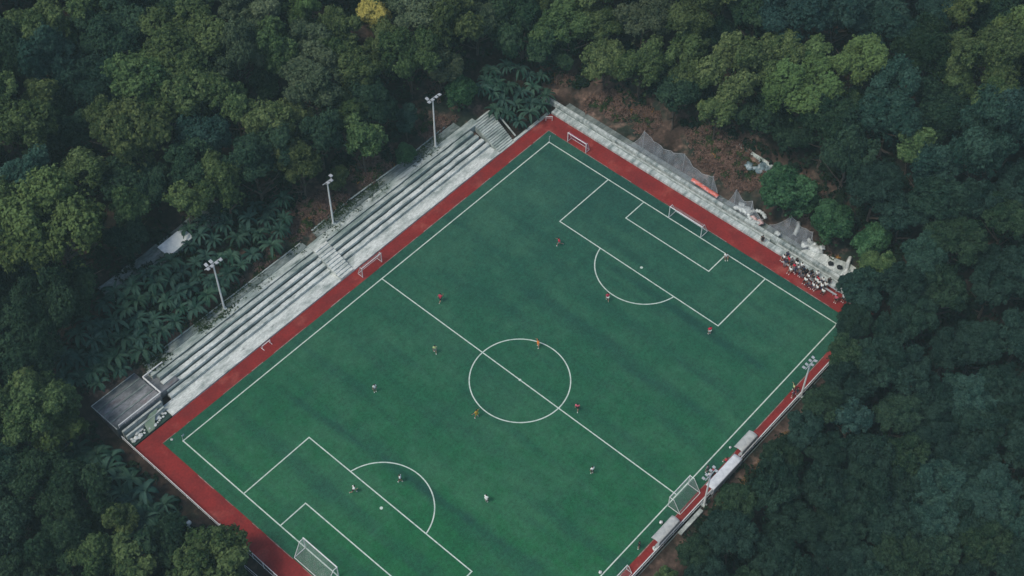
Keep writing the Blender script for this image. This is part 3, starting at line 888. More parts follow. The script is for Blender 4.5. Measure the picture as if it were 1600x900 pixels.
def ball(px, py, label, r=0.2, z=0.2):
    p = at(px, py, z); bm = bmesh.new(); bmesh.ops.create_icosphere(bm, subdivisions=3, radius=r)
    me = bpy.data.meshes.new('football'); bm.to_mesh(me); bm.free(); me.materials.append(M['white'])
    me.polygons.foreach_set('use_smooth', [True]*len(me.polygons))
    o = bpy.data.objects.new('football', me); COL.objects.link(o); o.location = p
    tag(o, label, 'ball', 'footballs')
    b = MB()
    for d in ((1, 0, .4), (-.4, .8, .5), (-.5, -.7, .6), (.2, .2, 1), (.3, -.9, 0.1)):
        v = Vector(d).normalized()*r*0.93; b.blob(v, r*0.3, 1, 1, 1, 0)
    b.build('dark_patches', M['dark'], o)
ball(1033, 816, 'white ball on the turf beside the lower arched shelter', 0.28)
ball(1141, 699, 'small white ball on the turf left of the upper arched shelter', 0.18)
ball(412, 892, 'small ball on the red track')if False else None
ball(938, 894, 'white ball at the bottom edge on the right touchline', 0.25)
def bag(x, y, col, label, s=1.0, name='sports_bag', z=0.0):
    t = empty(name, (x, y, z)); tag(t, label, 'bag')
    b = MB(); b.blob((0, 0, 0.22*s), 0.36*s, 4, 0.6, 2, 0.3); b.build('sack_body', M[col], t, smooth=True)
    MB().path([(-0.2*s, 0, 0.38*s), (-0.1*s, 0, 0.5*s), (0.1*s, 0, 0.5*s), (0.2*s, 0, 0.38*s)], 0.03).build('handle', M['dark'], t)
bag(-45.2+3.2, 30.9, 'sheet', 'small white bag on the turf edge near the left corner', 0.6)
bag(-8.9, -32.9, 'sheet', 'pale bag on the red strip at the lower end of the arched shelter', 1.1)

# ------------------------------------------------------------------ people
def skin_obj(verts, edges, radii, sub=1):
    me = bpy.data.meshes.new('tmp')
    me.from_pydata([tuple(v) for v in verts], edges, [])
    o = bpy.data.objects.new('tmp', me); COL.objects.link(o)
    o.modifiers.new('s', 'SKIN')
    if not me.skin_vertices: 
        bpy.context.view_layer.objects.active = o
    for i, r in enumerate(radii):
        me.skin_vertices[0].data[i].radius = (r, r) if not isinstance(r, tuple) else r
        me.skin_vertices[0].data[i].use_root = (i == 0)
    if sub:
        m_ = o.modifiers.new('sub', 'SUBSURF'); m_.levels = sub; m_.render_levels = sub
    dg = bpy.context.evaluated_depsgraph_get(); dg.update()
    ev = o.evaluated_get(dg)
    res = bpy.data.meshes.new_from_object(ev)
    bpy.data.objects.remove(o)
    return res

def join_meshes(name, ms, m):
    b = MB()
    for me in ms:
        b.add([v.co.copy() for v in me.vertices], [tuple(p.vertices) for p in me.polygons])
    me = bpy.data.meshes.new(name); me.from_pydata(b.v, [], b.f); me.update()
    me.polygons.foreach_set('use_smooth', [True]*len(me.polygons))
    me.materials.append(m)
    return me

def pose_joints(kind):
    """faces +x; left is +y; metres; returns joints"""
    J = {}
    if kind in ('stand', 'walk', 'run', 'reach'):
        lean = {'stand': 0.0, 'walk': 0.05, 'run': 0.16, 'reach': 0.05}[kind]
        J['pel'] = (0, 0, 0.95); J['chest'] = (lean*0.6, 0, 1.30); J['neck'] = (lean, 0, 1.48); J['head'] = (lean+0.03, 0, 1.64)
        if kind == 'stand':
            L_ = [((0.0, .10, .90), (0.02, .12, .50), (0.0, .13, .08), (.14, .14, .04))]*2
            A = [((0.0, .20, 1.42), (-.02, .27, 1.14), (.05, .28, .90))]*2
        elif kind == 'walk':
            L_ = [((0, .10, .90), (.18, .11, .52), (.22, .11, .08), (.36, .12, .04)), ((0, .10, .90), (-.02, .11, .50), (-.26, .11, .12), (-.14, .12, .04))]
            A = [((.04, .20, 1.42), (-.12, .27, 1.16), (-.10, .27, .92)), ((.04, .20, 1.42), (.10, .28, 1.15), (.26, .24, .96))]
        elif kind == 'run':
            L_ = [((.02, .10, .90), (.34, .12, .70), (.24, .12, .28), (.38, .12, .25)), ((-.02, .10, .88), (-.16, .11, .48), (-.52, .11, .42), (-.56, .12, .30))]
            L_ = [((.02, .10, .88), (.30, .12, .60), (.30, .12, .12), (.44, .12, .05)), L_[1]]
            A = [((.12, .20, 1.42), (-.12, .28, 1.24), (-.06, .26, .99)), ((.12, .20, 1.42), (.24, .29, 1.18), (.46, .22, 1.28))]
        else:
            L_ = [((0, .10, .90), (.08, .20, .50), (.02, .28, .08), (.16, .29, .04)), ((0, .10, .90), (.04, .16, .50), (-.06, .24, .08), (.08, .26, .04))]
            A = [((.04, .20, 1.42), (.08, .44, 1.34), (.14, .66, 1.36)), ((.04, .20, 1.42), (.04, .42, 1.28), (.12, .60, 1.16))]
    else:  # sit: seat height 0.45 (or on the ground for 'floor')
        dz = -0.0 if kind == 'sit' else -0.30
        J['pel'] = (0, 0, .55+dz); J['chest'] = (.04, 0, .90+dz); J['neck'] = (.08, 0, 1.08+dz); J['head'] = (.12, 0, 1.24+dz)
        if kind == 'sit':
            L_ = [((.06, .10, .53), (.46, .14, .50), (.42, .14, .08), (.56, .15, .04))]*2
            A = [((.06, .20, 1.02), (.12, .27, .76), (.36, .20, .62))]*2
        else:
            L_ = [((.06, .10, .20), (.40, .22, .46), (.62, .16, .08), (.76, .17, .05))]*2
            A = [((.06, .20, .72), (.14, .29, .50), (.38, .22, .46))]*2
    J['L'] = L_; J['A'] = A
    return J

def make_person_meshes(kind):
    J = pose_joints(kind)
    V = lambda t, s=1: Vector((t[0], t[1]*s, t[2]))
    vs = [V(J['pel']), V(J['chest']), V(J['neck']), V(J['head'])]
    head = V(J['head'])
    vs += [head+Vector((0.01, 0, .09))]
    rad = [.135, .145, .055, .10, .075]; ed = [(0, 1), (1, 2), (2, 3), (3, 4)]
    hands = []
    for s, leg, arm in ((1, J['L'][0], J['A'][0]), (-1, J['L'][1], J['A'][1])):
        hip, kn, an, toe = [V(p, s) for p in leg]
        i = len(vs); vs += [hip, kn, an, toe]; rad += [.095, .062, .042, .035]; ed += [(0, i), (i, i+1), (i+1, i+2), (i+2, i+3)]
        sh, el, wr = [V(p, s) for p in arm]
        i = len(vs); vs += [sh, el, wr]; rad += [.058, .042, .028]; ed += [(1, i), (i, i+1), (i+1, i+2)]
        hands.append((el, wr, s))
    body = [skin_obj(vs, ed, rad, 1)]
    for el, wr, s in hands:
        d = (wr-el).normalized(); side = d.cross(Vector((0, 0, 1)))
        if side.length < 0.1: side = Vector((1, 0, 0))
        side.normalize(); dn = side.cross(d).normalized()
        palm = wr+d*0.08
        body.append(skin_obj([wr-d*0.01, palm], [(0, 1)], [(.024, .03), (.026, .038)], 1))
        for k in range(4):
            o0 = palm+side*(k-1.5)*0.019; ln = (.066, .076, .072, .056)[k]
            body.append(skin_obj([o0-d*0.01, o0+d*ln*0.55, o0+d*ln+dn*0.02], [(0, 1), (1, 2)], [.009, .0085, .007], 0))
        o0 = wr+d*0.035-side*0.03*s
        body.append(skin_obj([o0, o0-side*0.03*s+d*0.03, o0-side*0.035*s+d*0.06], [(0, 1), (1, 2)], [.011, .010, .008], 0))
    # nose and ears
    b = MB(); b.blob(head+Vector((.105, 0, .01)), .018, 1, 1.3, 1, 0); b.blob(head+Vector((0, .095, .01)), .024, 1, 1.3, 1, 0); b.blob(head+Vector((0, -.095, .01)), .024, 1, 1.3, 1, 0)
    me = bpy.data.meshes.new('t'); me.from_pydata(b.v, [], b.f); body.append(me)
    out = {'body': join_meshes('body', body, M['skin'])}
    # shirt
    vs = [V(J['pel'])+Vector((0, 0, -.02)), V(J['pel']).lerp(V(J['chest']), .5), V(J['chest']), V(J['chest']).lerp(V(J['neck']), .75)]
    rad = [.180, .180, .195, .085]; ed = [(0, 1), (1, 2), (2, 3)]
    for s, arm in ((1, J['A'][0]), (-1, J['A'][1])):
        sh, el, wr = [V(p, s) for p in arm]
        i = len(vs); vs += [sh, sh.lerp(el, .72)]; rad += [.100, .086]; ed += [(2, i), (i, i+1)]
    out['shirt'] = join_meshes('shirt', [skin_obj(vs, ed, rad, 1)], M['cloth_white'])
    vs = [V(J['pel'])+Vector((0, 0, .01))]; rad = [.158]; ed = []
    for s, leg in ((1, J['L'][0]), (-1, J['L'][1])):
        hip, kn = V(leg[0], s), V(leg[1], s)
        i = len(vs); vs += [hip, hip.lerp(kn, .75)]; rad += [.118, .098]; ed += [(0, i), (i, i+1)]
    out['shorts'] = join_meshes('shorts', [skin_obj(vs, ed, rad, 1)], M['cloth_black'])
    tr = []
    for s, leg in ((1, J['L'][0]), (-1, J['L'][1])):
        hip, kn, an = [V(p, s) for p in leg[:3]]
        tr.append(skin_obj([V(J['pel']).lerp(hip, .6), hip, kn, an.lerp(kn, .12)], [(0, 1), (1, 2), (2, 3)], [.11, .112, .082, .068], 1))
    out['trousers'] = join_meshes('trousers', tr, M['cloth_black'])
    b = MB(); b.blob(head+Vector((-.022, 0, .055)), .112, 2, 0.95, 2, 0.05)
    me = bpy.data.meshes.new('t'); me.from_pydata(b.v, [], b.f)
    out['hair'] = join_meshes('hair', [me], M['hair'])
    sh = []
    for s, leg in ((1, J['L'][0]), (-1, J['L'][1])):
        an, toe = V(leg[2], s), V(leg[3], s)
        sh.append(skin_obj([an+Vector((-.04, 0, -.02)), an.lerp(toe, .5), toe+Vector((.03, 0, 0))], [(0, 1), (1, 2)], [.055, .052, .042], 1))
    out['shoes'] = join_meshes('shoes', sh, M['cloth_white'])
    return out
PM = {k: make_person_meshes(k) for k in ('stand', 'walk', 'run', 'reach', 'sit', 'floor')}

def person(x, y, z, rz, pose, shirt, shorts, label, group, scale=1.12, shoes='white', long=False):
    p = empty('person', (x, y, z), rz); p.scale = (scale,)*3
    tag(p, label, 'person', group)
    for part, me in PM[pose].items():
        if part == 'trousers' and not long: continue
        o = bpy.data.objects.new(part, me); COL.objects.link(o); o.parent = p
        colr = {'shirt': shirt, 'shorts': shorts, 'shoes': shoes, 'trousers': shorts}.get(part)
        if colr:
            o.material_slots[0].link = 'OBJECT'; o.material_slots[0].material = M['cloth_'+colr]
    return p
PL = [(874, 384, 'run', 'red', 'grey', 2.2, 'player in red shirt running outside the upper left box corner'),
      (949, 470, 'walk', 'dark red', 'white', 0.8, 'player in dull red shirt on the upper penalty arc'),
      (1108, 522, 'stand', 'red', 'white', 1.0, 'player in bright red shirt by the lower corner of the upper penalty box'),
      (841, 542, 'reach', 'orange', 'orange', 2.6, 'referee all in orange on the centre circle line'),
      (745, 652, 'reach', 'yellow', 'yellow', 1.6, 'person in mustard yellow kit just outside the centre circle, lower left'),
      (902, 641, 'run', 'pink', 'black', 3.6, 'player in faded red shirt right of the centre circle beside the halfway line'),
      (688, 472, 'run', 'dark red', 'black', 0.3, 'player in maroon shirt nearest the training goal on the halfway side'),
      (680, 551, 'walk', 'lime', 'grey', 4.0, 'player in pale yellow-green shirt left of the centre circle'),
      (586, 612, 'stand', 'white', 'grey', 4.4, 'player in white shirt alone in the left part of the pitch'),
      (626, 753, 'walk', 'white', 'black', 2.0, 'player in white shirt inside the lower penalty arc'),
      (553, 770, 'run', 'white', 'black', 5.6, 'player in white shirt inside the lower penalty box'),
      (760, 784, 'stand', 'white', 'white', 0.0, 'player all in white right of the lower penalty arc'),
      (925, 740, 'stand', 'white', 'black', 1.2, 'player in white shirt and dark shorts between halfway line and lower right edge'),
      (998, 857, 'stand', 'black', 'black', 2.1, 'person in dark clothes outside the right touchline near the bottom'),
      (1239, 611, 'reach', 'lime', 'black', 2.3, 'person in pale yellow vest by the right touchline and floodlight'),
      (1245, 617, 'stand', 'black', 'navy', 2.6, 'person in dark clothes just right of the yellow vested person'),
      (1238, 621, 'stand', 'purple', 'black', 1.8, 'person in purple dark clothes on the red strip below the yellow vested person'),
      (1134, 402, 'floor', 'white', 'grey', 3.9, 'person in white crouching at the corner of the upper goal area'),
      (1190, 380, 'stand', 'black', 'black', 3.3, 'person in black standing at the gap in the pale ledge')]
for (px, py, pose, sh, so, rz, lab) in PL:
    p = at(px, py, 0)
    person(p.x, p.y, 0.0 if 'ledge' not in lab else 0.0, rz, pose, sh, so, lab, 'players and officials on the pitch' if px < 1120 and py < 800 and px != 1108 or px == 1108 else 'people beside the pitch')
# crowd in the right corner: benches and rows of seated people
rr = random.Random(21)
shc = ['white', 'black', 'white', 'white', 'navy', 'white', 'grey', 'black', 'white', 'black']
rows = [(44.95, 0.0, 'floor', 'front'), (45.65, 0.0, 'sit', 'middle'), (46.4, 0.0, 'sit', 'back')]
ordn = ['leftmost', 'second from the left', 'third from the left', 'fourth from the left', 'fifth from the left', 'sixth from the left', 'seventh from the left',
        'eighth from the left', 'ninth from the left', 'tenth from the left', 'eleventh from the left', 'twelfth from the left', 'thirteenth from the left']
for ri, (x, z, pose, nm) in enumerate(rows):
    y = (-18.4, -17.0, -16.2)[ri]; n = (10, 12, 12)[ri]
    for k in range(n):
        c = shc[(k*3+ri*4+int(rr.random()*3)) % 10]
        if ri == 1 and k == 2: c = 'red'
        if ri == 2 and k in (1, 9): c = 'red'
        so = rr.choice(['black', 'navy', 'black', 'grey'])
        
        person(x+rr.uniform(-.34, .30), y, 0.0, PI+rr.uniform(-.5, .5), pose if rr.random() < .85 else 'stand', c, so,
               'spectator in %s shirt, %s in the %s row of the corner crowd' % (c, ordn[k], nm), 'spectators in the right corner', 1.1, shoes=rr.choice(['black', 'white']), long=rr.random() < .75)
        y -= rr.uniform(0.52, 0.95)
for ri, x in enumerate((45.5, 46.38)):
    t = empty('bench', (x, -21.6, 0)); tag(t, 'low bench under the %s row of seated spectators' % ('middle', 'back')[ri], 'bench', 'spectator benches')
    MB().box(-0.16, 0.16, -5.2, 5.2, 0.42, 0.48).build('seat', M['steel'], t)
    for s in (-4.6, -1.5, 1.5, 4.6): MB().box(-0.12, 0.12, s-0.04, s+0.04, 0, 0.418).build('leg', M['steel'], t)
for k, (x, y, c, lab) in enumerate([(49.7, -22.7, 'black', 'black bag alone on the pale landing, upper of two'), (50.0, -24.2, 'black', 'black bag on the pale landing, lower of two')]):
    bag(x, y, 'cloth_black', lab, 1.3, z=0.97)
for (x, y, c, lab) in [(44.4, -27.3, 'pink', 'spectator in pink shirt on the red track near the forest edge'),
                       (45.3, -28.1, 'white', 'spectator in white shirt last before the forest edge'),
                       (46.0, -29.0, 'black', 'spectator in black beside the forest edge'),
                       (47.0, -18.2, 'black', 'spectator in black sitting on the ledge above the crowd'),
                       (47.1, -16.3, 'navy', 'spectator in navy sitting on the ledge at the upper end of the crowd')]:
    onl = x > 46.9
    person(x, y, 0.0 if not onl else 0.02, PI, 'sit' if onl else 'stand', c, 'black', lab, 'spectators in the right corner', 1.1)
for (px, py, sh, pose, lab) in [(1135, 724, 'red', 'sit', 'person in red sitting before the long white canopy'),
                          (1113, 741, 'dark red', 'stand', 'person in dull red standing at the left end of the long white canopy'),
                          (1107, 748, 'white', 'stand', 'person in white standing beside the lower floodlight mast'),
                          (1104, 738, 'grey', 'stand', 'person in grey standing between the box goal and the long canopy')]:
    p = at(px, py, 0); person(p.x, max(p.y, -32.6), 0, 1.5, pose, sh, 'black', lab, 'people beside the pitch')

# ------------------------------------------------------------------ foliage generators
def leaf_mesh(name, centers, outs, tones, n_per, spread, size, seed, flat=0.55, aspect=1.0):
    """n_per leaf-sized faces round each clump centre; tone is each clump's own leaf colour"""
    g = np.random.default_rng(seed)
    C = np.repeat(np.asarray(centers), n_per, 0); O = np.repeat(np.asarray(outs), n_per, 0); T = np.repeat(np.asarray(tones), n_per)
    n = len(C)
    d = g.normal(size=(n, 3)); d /= np.linalg.norm(d, axis=1, keepdims=True)
    d = d + O*0.6; d /= np.linalg.norm(d, axis=1, keepdims=True)
    P = C + d*spread*g.uniform(0.35, 1.0, (n, 1))
    nr = d*(1-flat) + O*0.5 + g.normal(size=(n, 3))*0.42 + np.array([0, 0, 0.25])
    nr /= np.linalg.norm(nr, axis=1, keepdims=True)
    a = np.cross(nr, g.normal(size=(n, 3))); a /= np.linalg.norm(a, axis=1, keepdims=True)
    b = np.cross(nr, a)
    s = size*g.uniform(0.6, 1.25, (n, 1))
    v = np.stack([P-a*s-b*s*0.35*aspect, P+b*s*0.75*aspect*-1, P+a*s-b*s*0.2*aspect, P+b*s*0.8*aspect], 1)
    v[:, 1] = P - b*s*0.75*aspect
    v = v.reshape(-1, 3)
    me = bpy.data.meshes.new(name)
    me.vertices.add(n*4); me.vertices.foreach_set('co', v.astype(np.float32).ravel())
    me.loops.add(n*4); me.loops.foreach_set('vertex_index', np.arange(n*4, dtype=np.int32))
    me.polygons.add(n); me.polygons.foreach_set('loop_start', np.arange(0, n*4, 4, dtype=np.int32))
    me.update(calc_edges=True)
    tn = np.clip(T + g.normal(size=n)*0.20, 0, 1)
    at_ = me.attributes.new('tone', 'FLOAT', 'POINT')
    at_.data.foreach_set('value', np.repeat(tn, 4).astype(np.float32))
    return me

def crown_mesh(R, seed, nm, flatness=0.8, leaf=0.2, tuft=0.42, spreadz=0.5, dens=1.0, mass=(0.30, 0.50)):
    """a crown of several uneven leaf masses, each a cluster of plumes of leaf clumps"""
    g = np.random.default_rng(seed)
    masses = []; tries = 0
    while len(masses) < nm and tries < 3000:
        tries += 1
        a = g.uniform(0, 2*PI); rr_ = R*math.sqrt(g.uniform(0.0, 1.0))*0.72
        mr = R*g.uniform(*mass)*(1.05-0.35*rr_/R)
        z = R*flatness*math.sqrt(max(0.02, 1-(rr_/R)**2))*g.uniform(0.15, 0.95) - 0.25*R*g.uniform(0, 1) + 0.1*R
        c = np.array([rr_*math.cos(a), rr_*math.sin(a), z])
        if any(np.linalg.norm(c-q[0]) < 0.50*(mr+q[1]) for q in masses): continue
        masses.append((c, mr, g.uniform(0.2, 0.75)))
    C = []; O = []; T = []
    for c, mr, tone in masses:
        n = 11
        for _ in range(n):
            d = g.normal(size=3); d /= np.linalg.norm(d)
            if d[2] < -0.3: d[2] = -d[2]
            lr = mr*g.uniform(0.30, 0.50)
            lc = c + d*mr*g.uniform(0.50, 0.92)*np.array([1, 1, spreadz+0.5])
            lt = np.clip(tone+g.normal()*0.14, 0, 1)
            k = int(dens*4*PI*lr*lr/(tuft*tuft*1.25))+5
            e = g.normal(size=(k, 3)); e /= np.linalg.norm(e, axis=1, keepdims=True)
            e = e[(e @ d > -0.55)]
            wob = 1+g.normal(size=len(e))*0.22
            p = lc + e*(lr*wob)[:, None]
            C.append(p); O.append(e*0.75+d*0.25); T.append(np.clip(lt + g.normal(size=len(e))*0.16, 0, 1))
    C.append(g.normal(size=(60, 3))*R*0.26); O.append(np.tile([0, 0, 1.0], (60, 1))); T.append(np.full(60, .3))
    C = np.concatenate(C); O = np.concatenate(O); T = np.concatenate(T)
    return leaf_mesh('crown', C, O, T, 9, tuft*0.85, leaf, seed)

def trunk_mesh(R, Hc, seed):
    r = random.Random(seed); b = MB()
    pts = [Vector((0, 0, -1.5))]
    top = Hc+R*0.2
    for k in range(1, 7):
        pts.append(Vector((r.uniform(-.12, .12)*k*0.6, r.uniform(-.12, .12)*k*0.6, -1.5+(top+1.5)*k/6)))
    b.path(pts, 0.055*R+0.06, 8, 0.05)
    for k in range(9):
        i = r.choice([2, 3, 4, 5]); a = r.uniform(0, 2*PI); p = pts[i]
        l = R*r.uniform(.45, .75)
        q = p+Vector((math.cos(a)*l*.5, math.sin(a)*l*.5, l*.28)); w = p+Vector((math.cos(a)*l, math.sin(a)*l, l*.62))
        b.path([p, q, w], 0.03*R, 5, 0.03)
    me = bpy.data.meshes.new('trunk'); me.from_pydata(b.v, [], b.f); me.materials.append(M['bark'])
    return me

# crown variants: (nominal radius, mesh)
VAR = {'big': [], 'med': [], 'small': [], 'round': []}
for s in range(7): VAR['big'].append((6.6, crown_mesh(6.6, 100+s, 9, 0.9, 0.19, 0.44, mass=(0.30, 0.52)), trunk_mesh(6.6, 6.5, s)))
for s in range(8): VAR['med'].append((4.6, crown_mesh(4.6, 200+s, 8, 1.0, 0.19, 0.42, mass=(0.32, 0.52)), trunk_mesh(4.6, 5.5, 10+s)))
for s in range(5): VAR['small'].append((3.2, crown_mesh(3.2, 300+s, 6, 1.1, 0.18, 0.38, mass=(0.38, 0.56)), trunk_mesh(3.2, 4.0, 20+s)))
for s in range(3): VAR['round'].append((3.6, crown_mesh(3.6, 400+s, 14, 1.0, 0.16, 0.32, mass=(0.38, 0.48)), trunk_mesh(3.6, 3.4, 30+s)))

VAR['fine'] = [(5.0, crown_mesh(5.0, 500+s, 34, 0.75, 0.17, 0.40, mass=(0.17, 0.28), dens=0.8), trunk_mesh(5.0, 5.5, 40+s)) for s in range(6)]
KIND_PHRASE = {'olive': 'olive green', 'yellow': 'yellow tipped green', 'gold': 'golden topped', 'mid': 'mid green', 'dark': 'dark green', 'deep': 'deep green fine leaved',
               'teal': 'blue-green', 'grey': 'grey-green', 'bright': 'bright green round'}
TREES = []
def put_tree(px, py, rpx, kind, label=None, vset=None, low=False, sunk=0.0):
    z = 8.0
    for _ in range(25):
        c = at(px, py, z)
        dist = (c-CAM).length
        R = rpx*dist/F*1.06
        hc = R*(1.0 if not low else 0.72) + (2.2 if not low else 0.2) - sunk
        z = 0.5*z+0.5*(height(c.x, c.y)+hc)
    c = at(px, py, z)
    vs = vset or ('big' if R > 5.4 else 'med' if R > 3.6 else 'small')
    R0_, cm, tm = random.choice(VAR[vs])
    s = R/R0_
    g = height(c.x, c.y)
    t = empty('tree', (c.x, c.y, g), 0)
    o = bpy.data.objects.new('crown', cm); COL.objects.link(o); o.parent = t
    if not cm.materials: cm.materials.append(M['leaf_mid'])
    o.material_slots[0].link = 'OBJECT'; o.material_slots[0].material = M['leaf_'+kind]
    o.location = (0, 0, c.z-g); o.rotation_euler = (0, 0, random.uniform(0, 2*PI))
    q = s*random.uniform(.95, 1.05); o.scale = (q*random.uniform(.9, 1.15), q*random.uniform(.9, 1.15), s*random.uniform(.85, 1.3))
    k = bpy.data.objects.new('trunk', tm); COL.objects.link(k); k.parent = t; k.scale = (s, s, (c.z-g)/({'big': 6.5, 'med': 5.5, 'small': 4.0, 'round': 3.4, 'fine': 5.5}[vs]))
    t['category'] = 'tree'
    TREES.append(dict(o=t, px=px, py=py, r=rpx, kind=kind, label=label, z=c.z))
    return t

def inside(p, poly):
    x, y = p; c = False; n = len(poly); j = n-1
    for i in range(n):
        xi, yi = poly[i]; xj, yj = poly[j]
        if (yi > y) != (yj > y) and x < (xj-xi)*(y-yi)/(yj-yi)+xi: c = not c
        j = i
    return c
def pdist(p, poly):
    best = 1e9; n = len(poly)
    for i in range(n):
        ax, ay = poly[i]; bx, by = poly[(i+1) % n]
        dx, dy = bx-ax, by-ay; t = max(0, min(1, ((p[0]-ax)*dx+(p[1]-ay)*dy)/(dx*dx+dy*dy)))
        best = min(best, math.hypot(p[0]-ax-t*dx, p[1]-ay-t*dy))
    return best
CLEAR = [(410, 960), (388, 885), (345, 830), (300, 760), (225, 705), (150, 655), (140, 620), (250, 525), (330, 470), (420, 385), (455, 330), (520, 290), (560, 270),
         (600, 255), (655, 235), (680, 160), (760, 150), (800, 150), (870, 130), (950, 142), (1010, 165), (1050, 205), (1110, 195), (1170, 230), (1235, 275), (1300, 320),
         (1330, 400), (1324, 450), (1306, 480), (1302, 520), (1300, 555), (1262, 640), (1190, 705), (1110, 790), (1030, 880), (985, 960)]
BAN1 = [(70, 590), (120, 520), (200, 430), (265, 395), (300, 340), (345, 330), (440, 300), (455, 335), (425, 385), (335, 455), (250, 530), (150, 600), (110, 600)]
BAN2 = [(110, 700), (175, 712), (235, 765), (282, 812), (262, 838), (215, 835), (185, 780), (120, 740)]
BAN3 = [(755, 95), (850, 110), (862, 150), (850, 165), (805, 190), (770, 165), (745, 130)]

def region(px, py):
    # right-hand forest lies to the right of the touchline and below the brown slope
    if px > 1000 and (py > 430 or px > 1330 and py > 300): return 'right'
    return 'left' if px < 870 else 'top'
HAND = [  # px, py, radius px, kind, optional label
    (583, 34, 27, 'gold', 'tree with a golden yellow top near the top edge of the wood'),
    (597, 82, 38, 'olive', 'light green tree directly below the golden topped tree'),
    (95, 385, 82, 'yellow', 'large spreading yellow-green tree at the left edge beside the dark path'),
    (75, 500, 55, 'dark', None), (205, 340, 30, 'mid', None), (290, 78, 66, 'mid', 'large lumpy mid green tree in the top left wood'),
    (178, 60, 50, 'dark', None), (60, 45, 50, 'mid', None), (70, 112, 40, 'teal', None), (40, 208, 48, 'mid', None), (168, 212, 38, 'olive', None),
    (225, 140, 46, 'mid', None), (315, 168, 44, 'mid', None), (133, 282, 34, 'olive', 'small olive domed tree above the big yellow-green tree at the left'),
    (320, 225, 42, 'teal', None), (385, 28, 46, 'grey', None), (430, 95, 40, 'olive', None), (470, 32, 34, 'yellow', None), (530, 55, 34, 'mid', None),
    (655, 28, 46, 'grey', None), (490, 150, 52, 'grey', 'rounded grey-green tree, biggest one above the middle floodlight'), (418, 200, 42, 'olive', None), (560, 120, 46, 'mid', None),
    (640, 100, 48, 'mid', None), (700, 62, 44, 'mid', None), (745, 42, 36, 'grey', None), (400, 265, 50, 'dark', None), (500, 222, 38, 'dark', None),
    (588, 178, 40, 'dark', None), (634, 190, 22, 'teal', None), (300, 265, 44, 'dark', None), (45, 285, 42, 'teal', None), (470, 265, 40, 'mid', None),
    (720, 155, 24, 'bright', 'bright green bushy tree between the upper floodlight and the end stair', ), (530, 288, 17, 'olive', 'low olive green bush on the slope above the middle floodlight'),
    (634, 248, 16, 'bright', None),
    (890, 52, 46, 'mid', None), (945, 105, 32, 'olive', None), (1005, 40, 46, 'grey', None), (1000, 112, 42, 'mid', None), (1085, 36, 46, 'olive', None),
    (1070, 85, 34, 'mid', None), (1145, 125, 52, 'olive', None), (1055, 160, 36, 'dark', None), (1120, 180, 34, 'mid', None),
    (1252, 152, 54, 'yellow', 'broad tree with yellow-green tips above the bright green round tree'), (1335, 115, 50, 'yellow', 'yellow-green tree with the largest sunlit tips in the upper right wood'),
    (1235, 40, 50, 'teal', None), (1305, 30, 42, 'teal', None), (1180, 30, 38, 'dark', None), (1395, 150, 42, 'teal', None), (1385, 205, 46, 'teal', None),
    (1465, 30, 30, 'teal', None), (1495, 22, 40, 'yellow', 'yellow topped tree at the top edge right of centre in the upper right wood'), (1535, 108, 54, 'olive', None),
    (1588, 78, 42, 'yellow', None), (1532, 235, 56, 'teal', None), (1588, 205, 44, 'teal', None), (1450, 270, 38, 'teal', None), (1325, 250, 44, 'dark', None),
    (1290, 215, 42, 'dark', None), (1228, 317, 37, 'bright', 'bright green round tree behind the ledge, nearest the pink sheeting'),
    (1298, 358, 39, 'bright', 'bright green round tree right of the white pile of sacks'), (1360, 385, 27, 'bright', 'small bright green tree at the edge of the right forest'),
    (334, 893, 62, 'mid', 'large domed mid green bush against the fence at the bottom left'),
    (70, 650, 55, 'olive', None), (100, 682, 32, 'yellow', 'yellow headed tree at the lower left beside banana plants'), (25, 640, 45, 'mid', None), (45, 575, 42, 'dark', None),
    (95, 860, 46, 'dark', None), (150, 885, 42, 'mid', None), (205, 895, 34, 'mid', None), (190, 820, 26, 'mid', None), (60, 760, 55, 'dark', None), (130, 770, 48, 'dark', None),
    (15, 830, 40, 'dark', None),
    (1040, 915, 26, 'olive', None), (1335, 505, 28, 'deep', None), (1490, 385, 44, 'dark', None), (1570, 350, 46, 'dark', None), (1400, 650, 40, 'dark', None),
    (1330, 450, 24, 'teal', None), (1318, 560, 34, 'dark', None), (1285, 640, 34, 'dark', None), (1220, 720, 34, 'dark', None), (1150, 790, 34, 'dark', None), (1082, 870, 34, 'dark', None),
    (1325, 522, 23, 'deep', None), (1352, 446, 28, 'teal', None), (1372, 424, 30, 'mid', None), (1410, 340, 36, 'deep', None), (1345, 475, 30, 'teal', None)]
for h in HAND:
    px, py, r, kind = h[:4]
    lab = h[4] if len(h) > 4 else None
    rnd = kind in ('bright', 'gold') or (px, py) == (334, 893)
    put_tree(px, py, r, kind, lab, vset='round' if rnd else 'fine' if region(px, py) == 'right' else None, low=(rnd and kind != 'gold') or (px, py) == (530, 288))

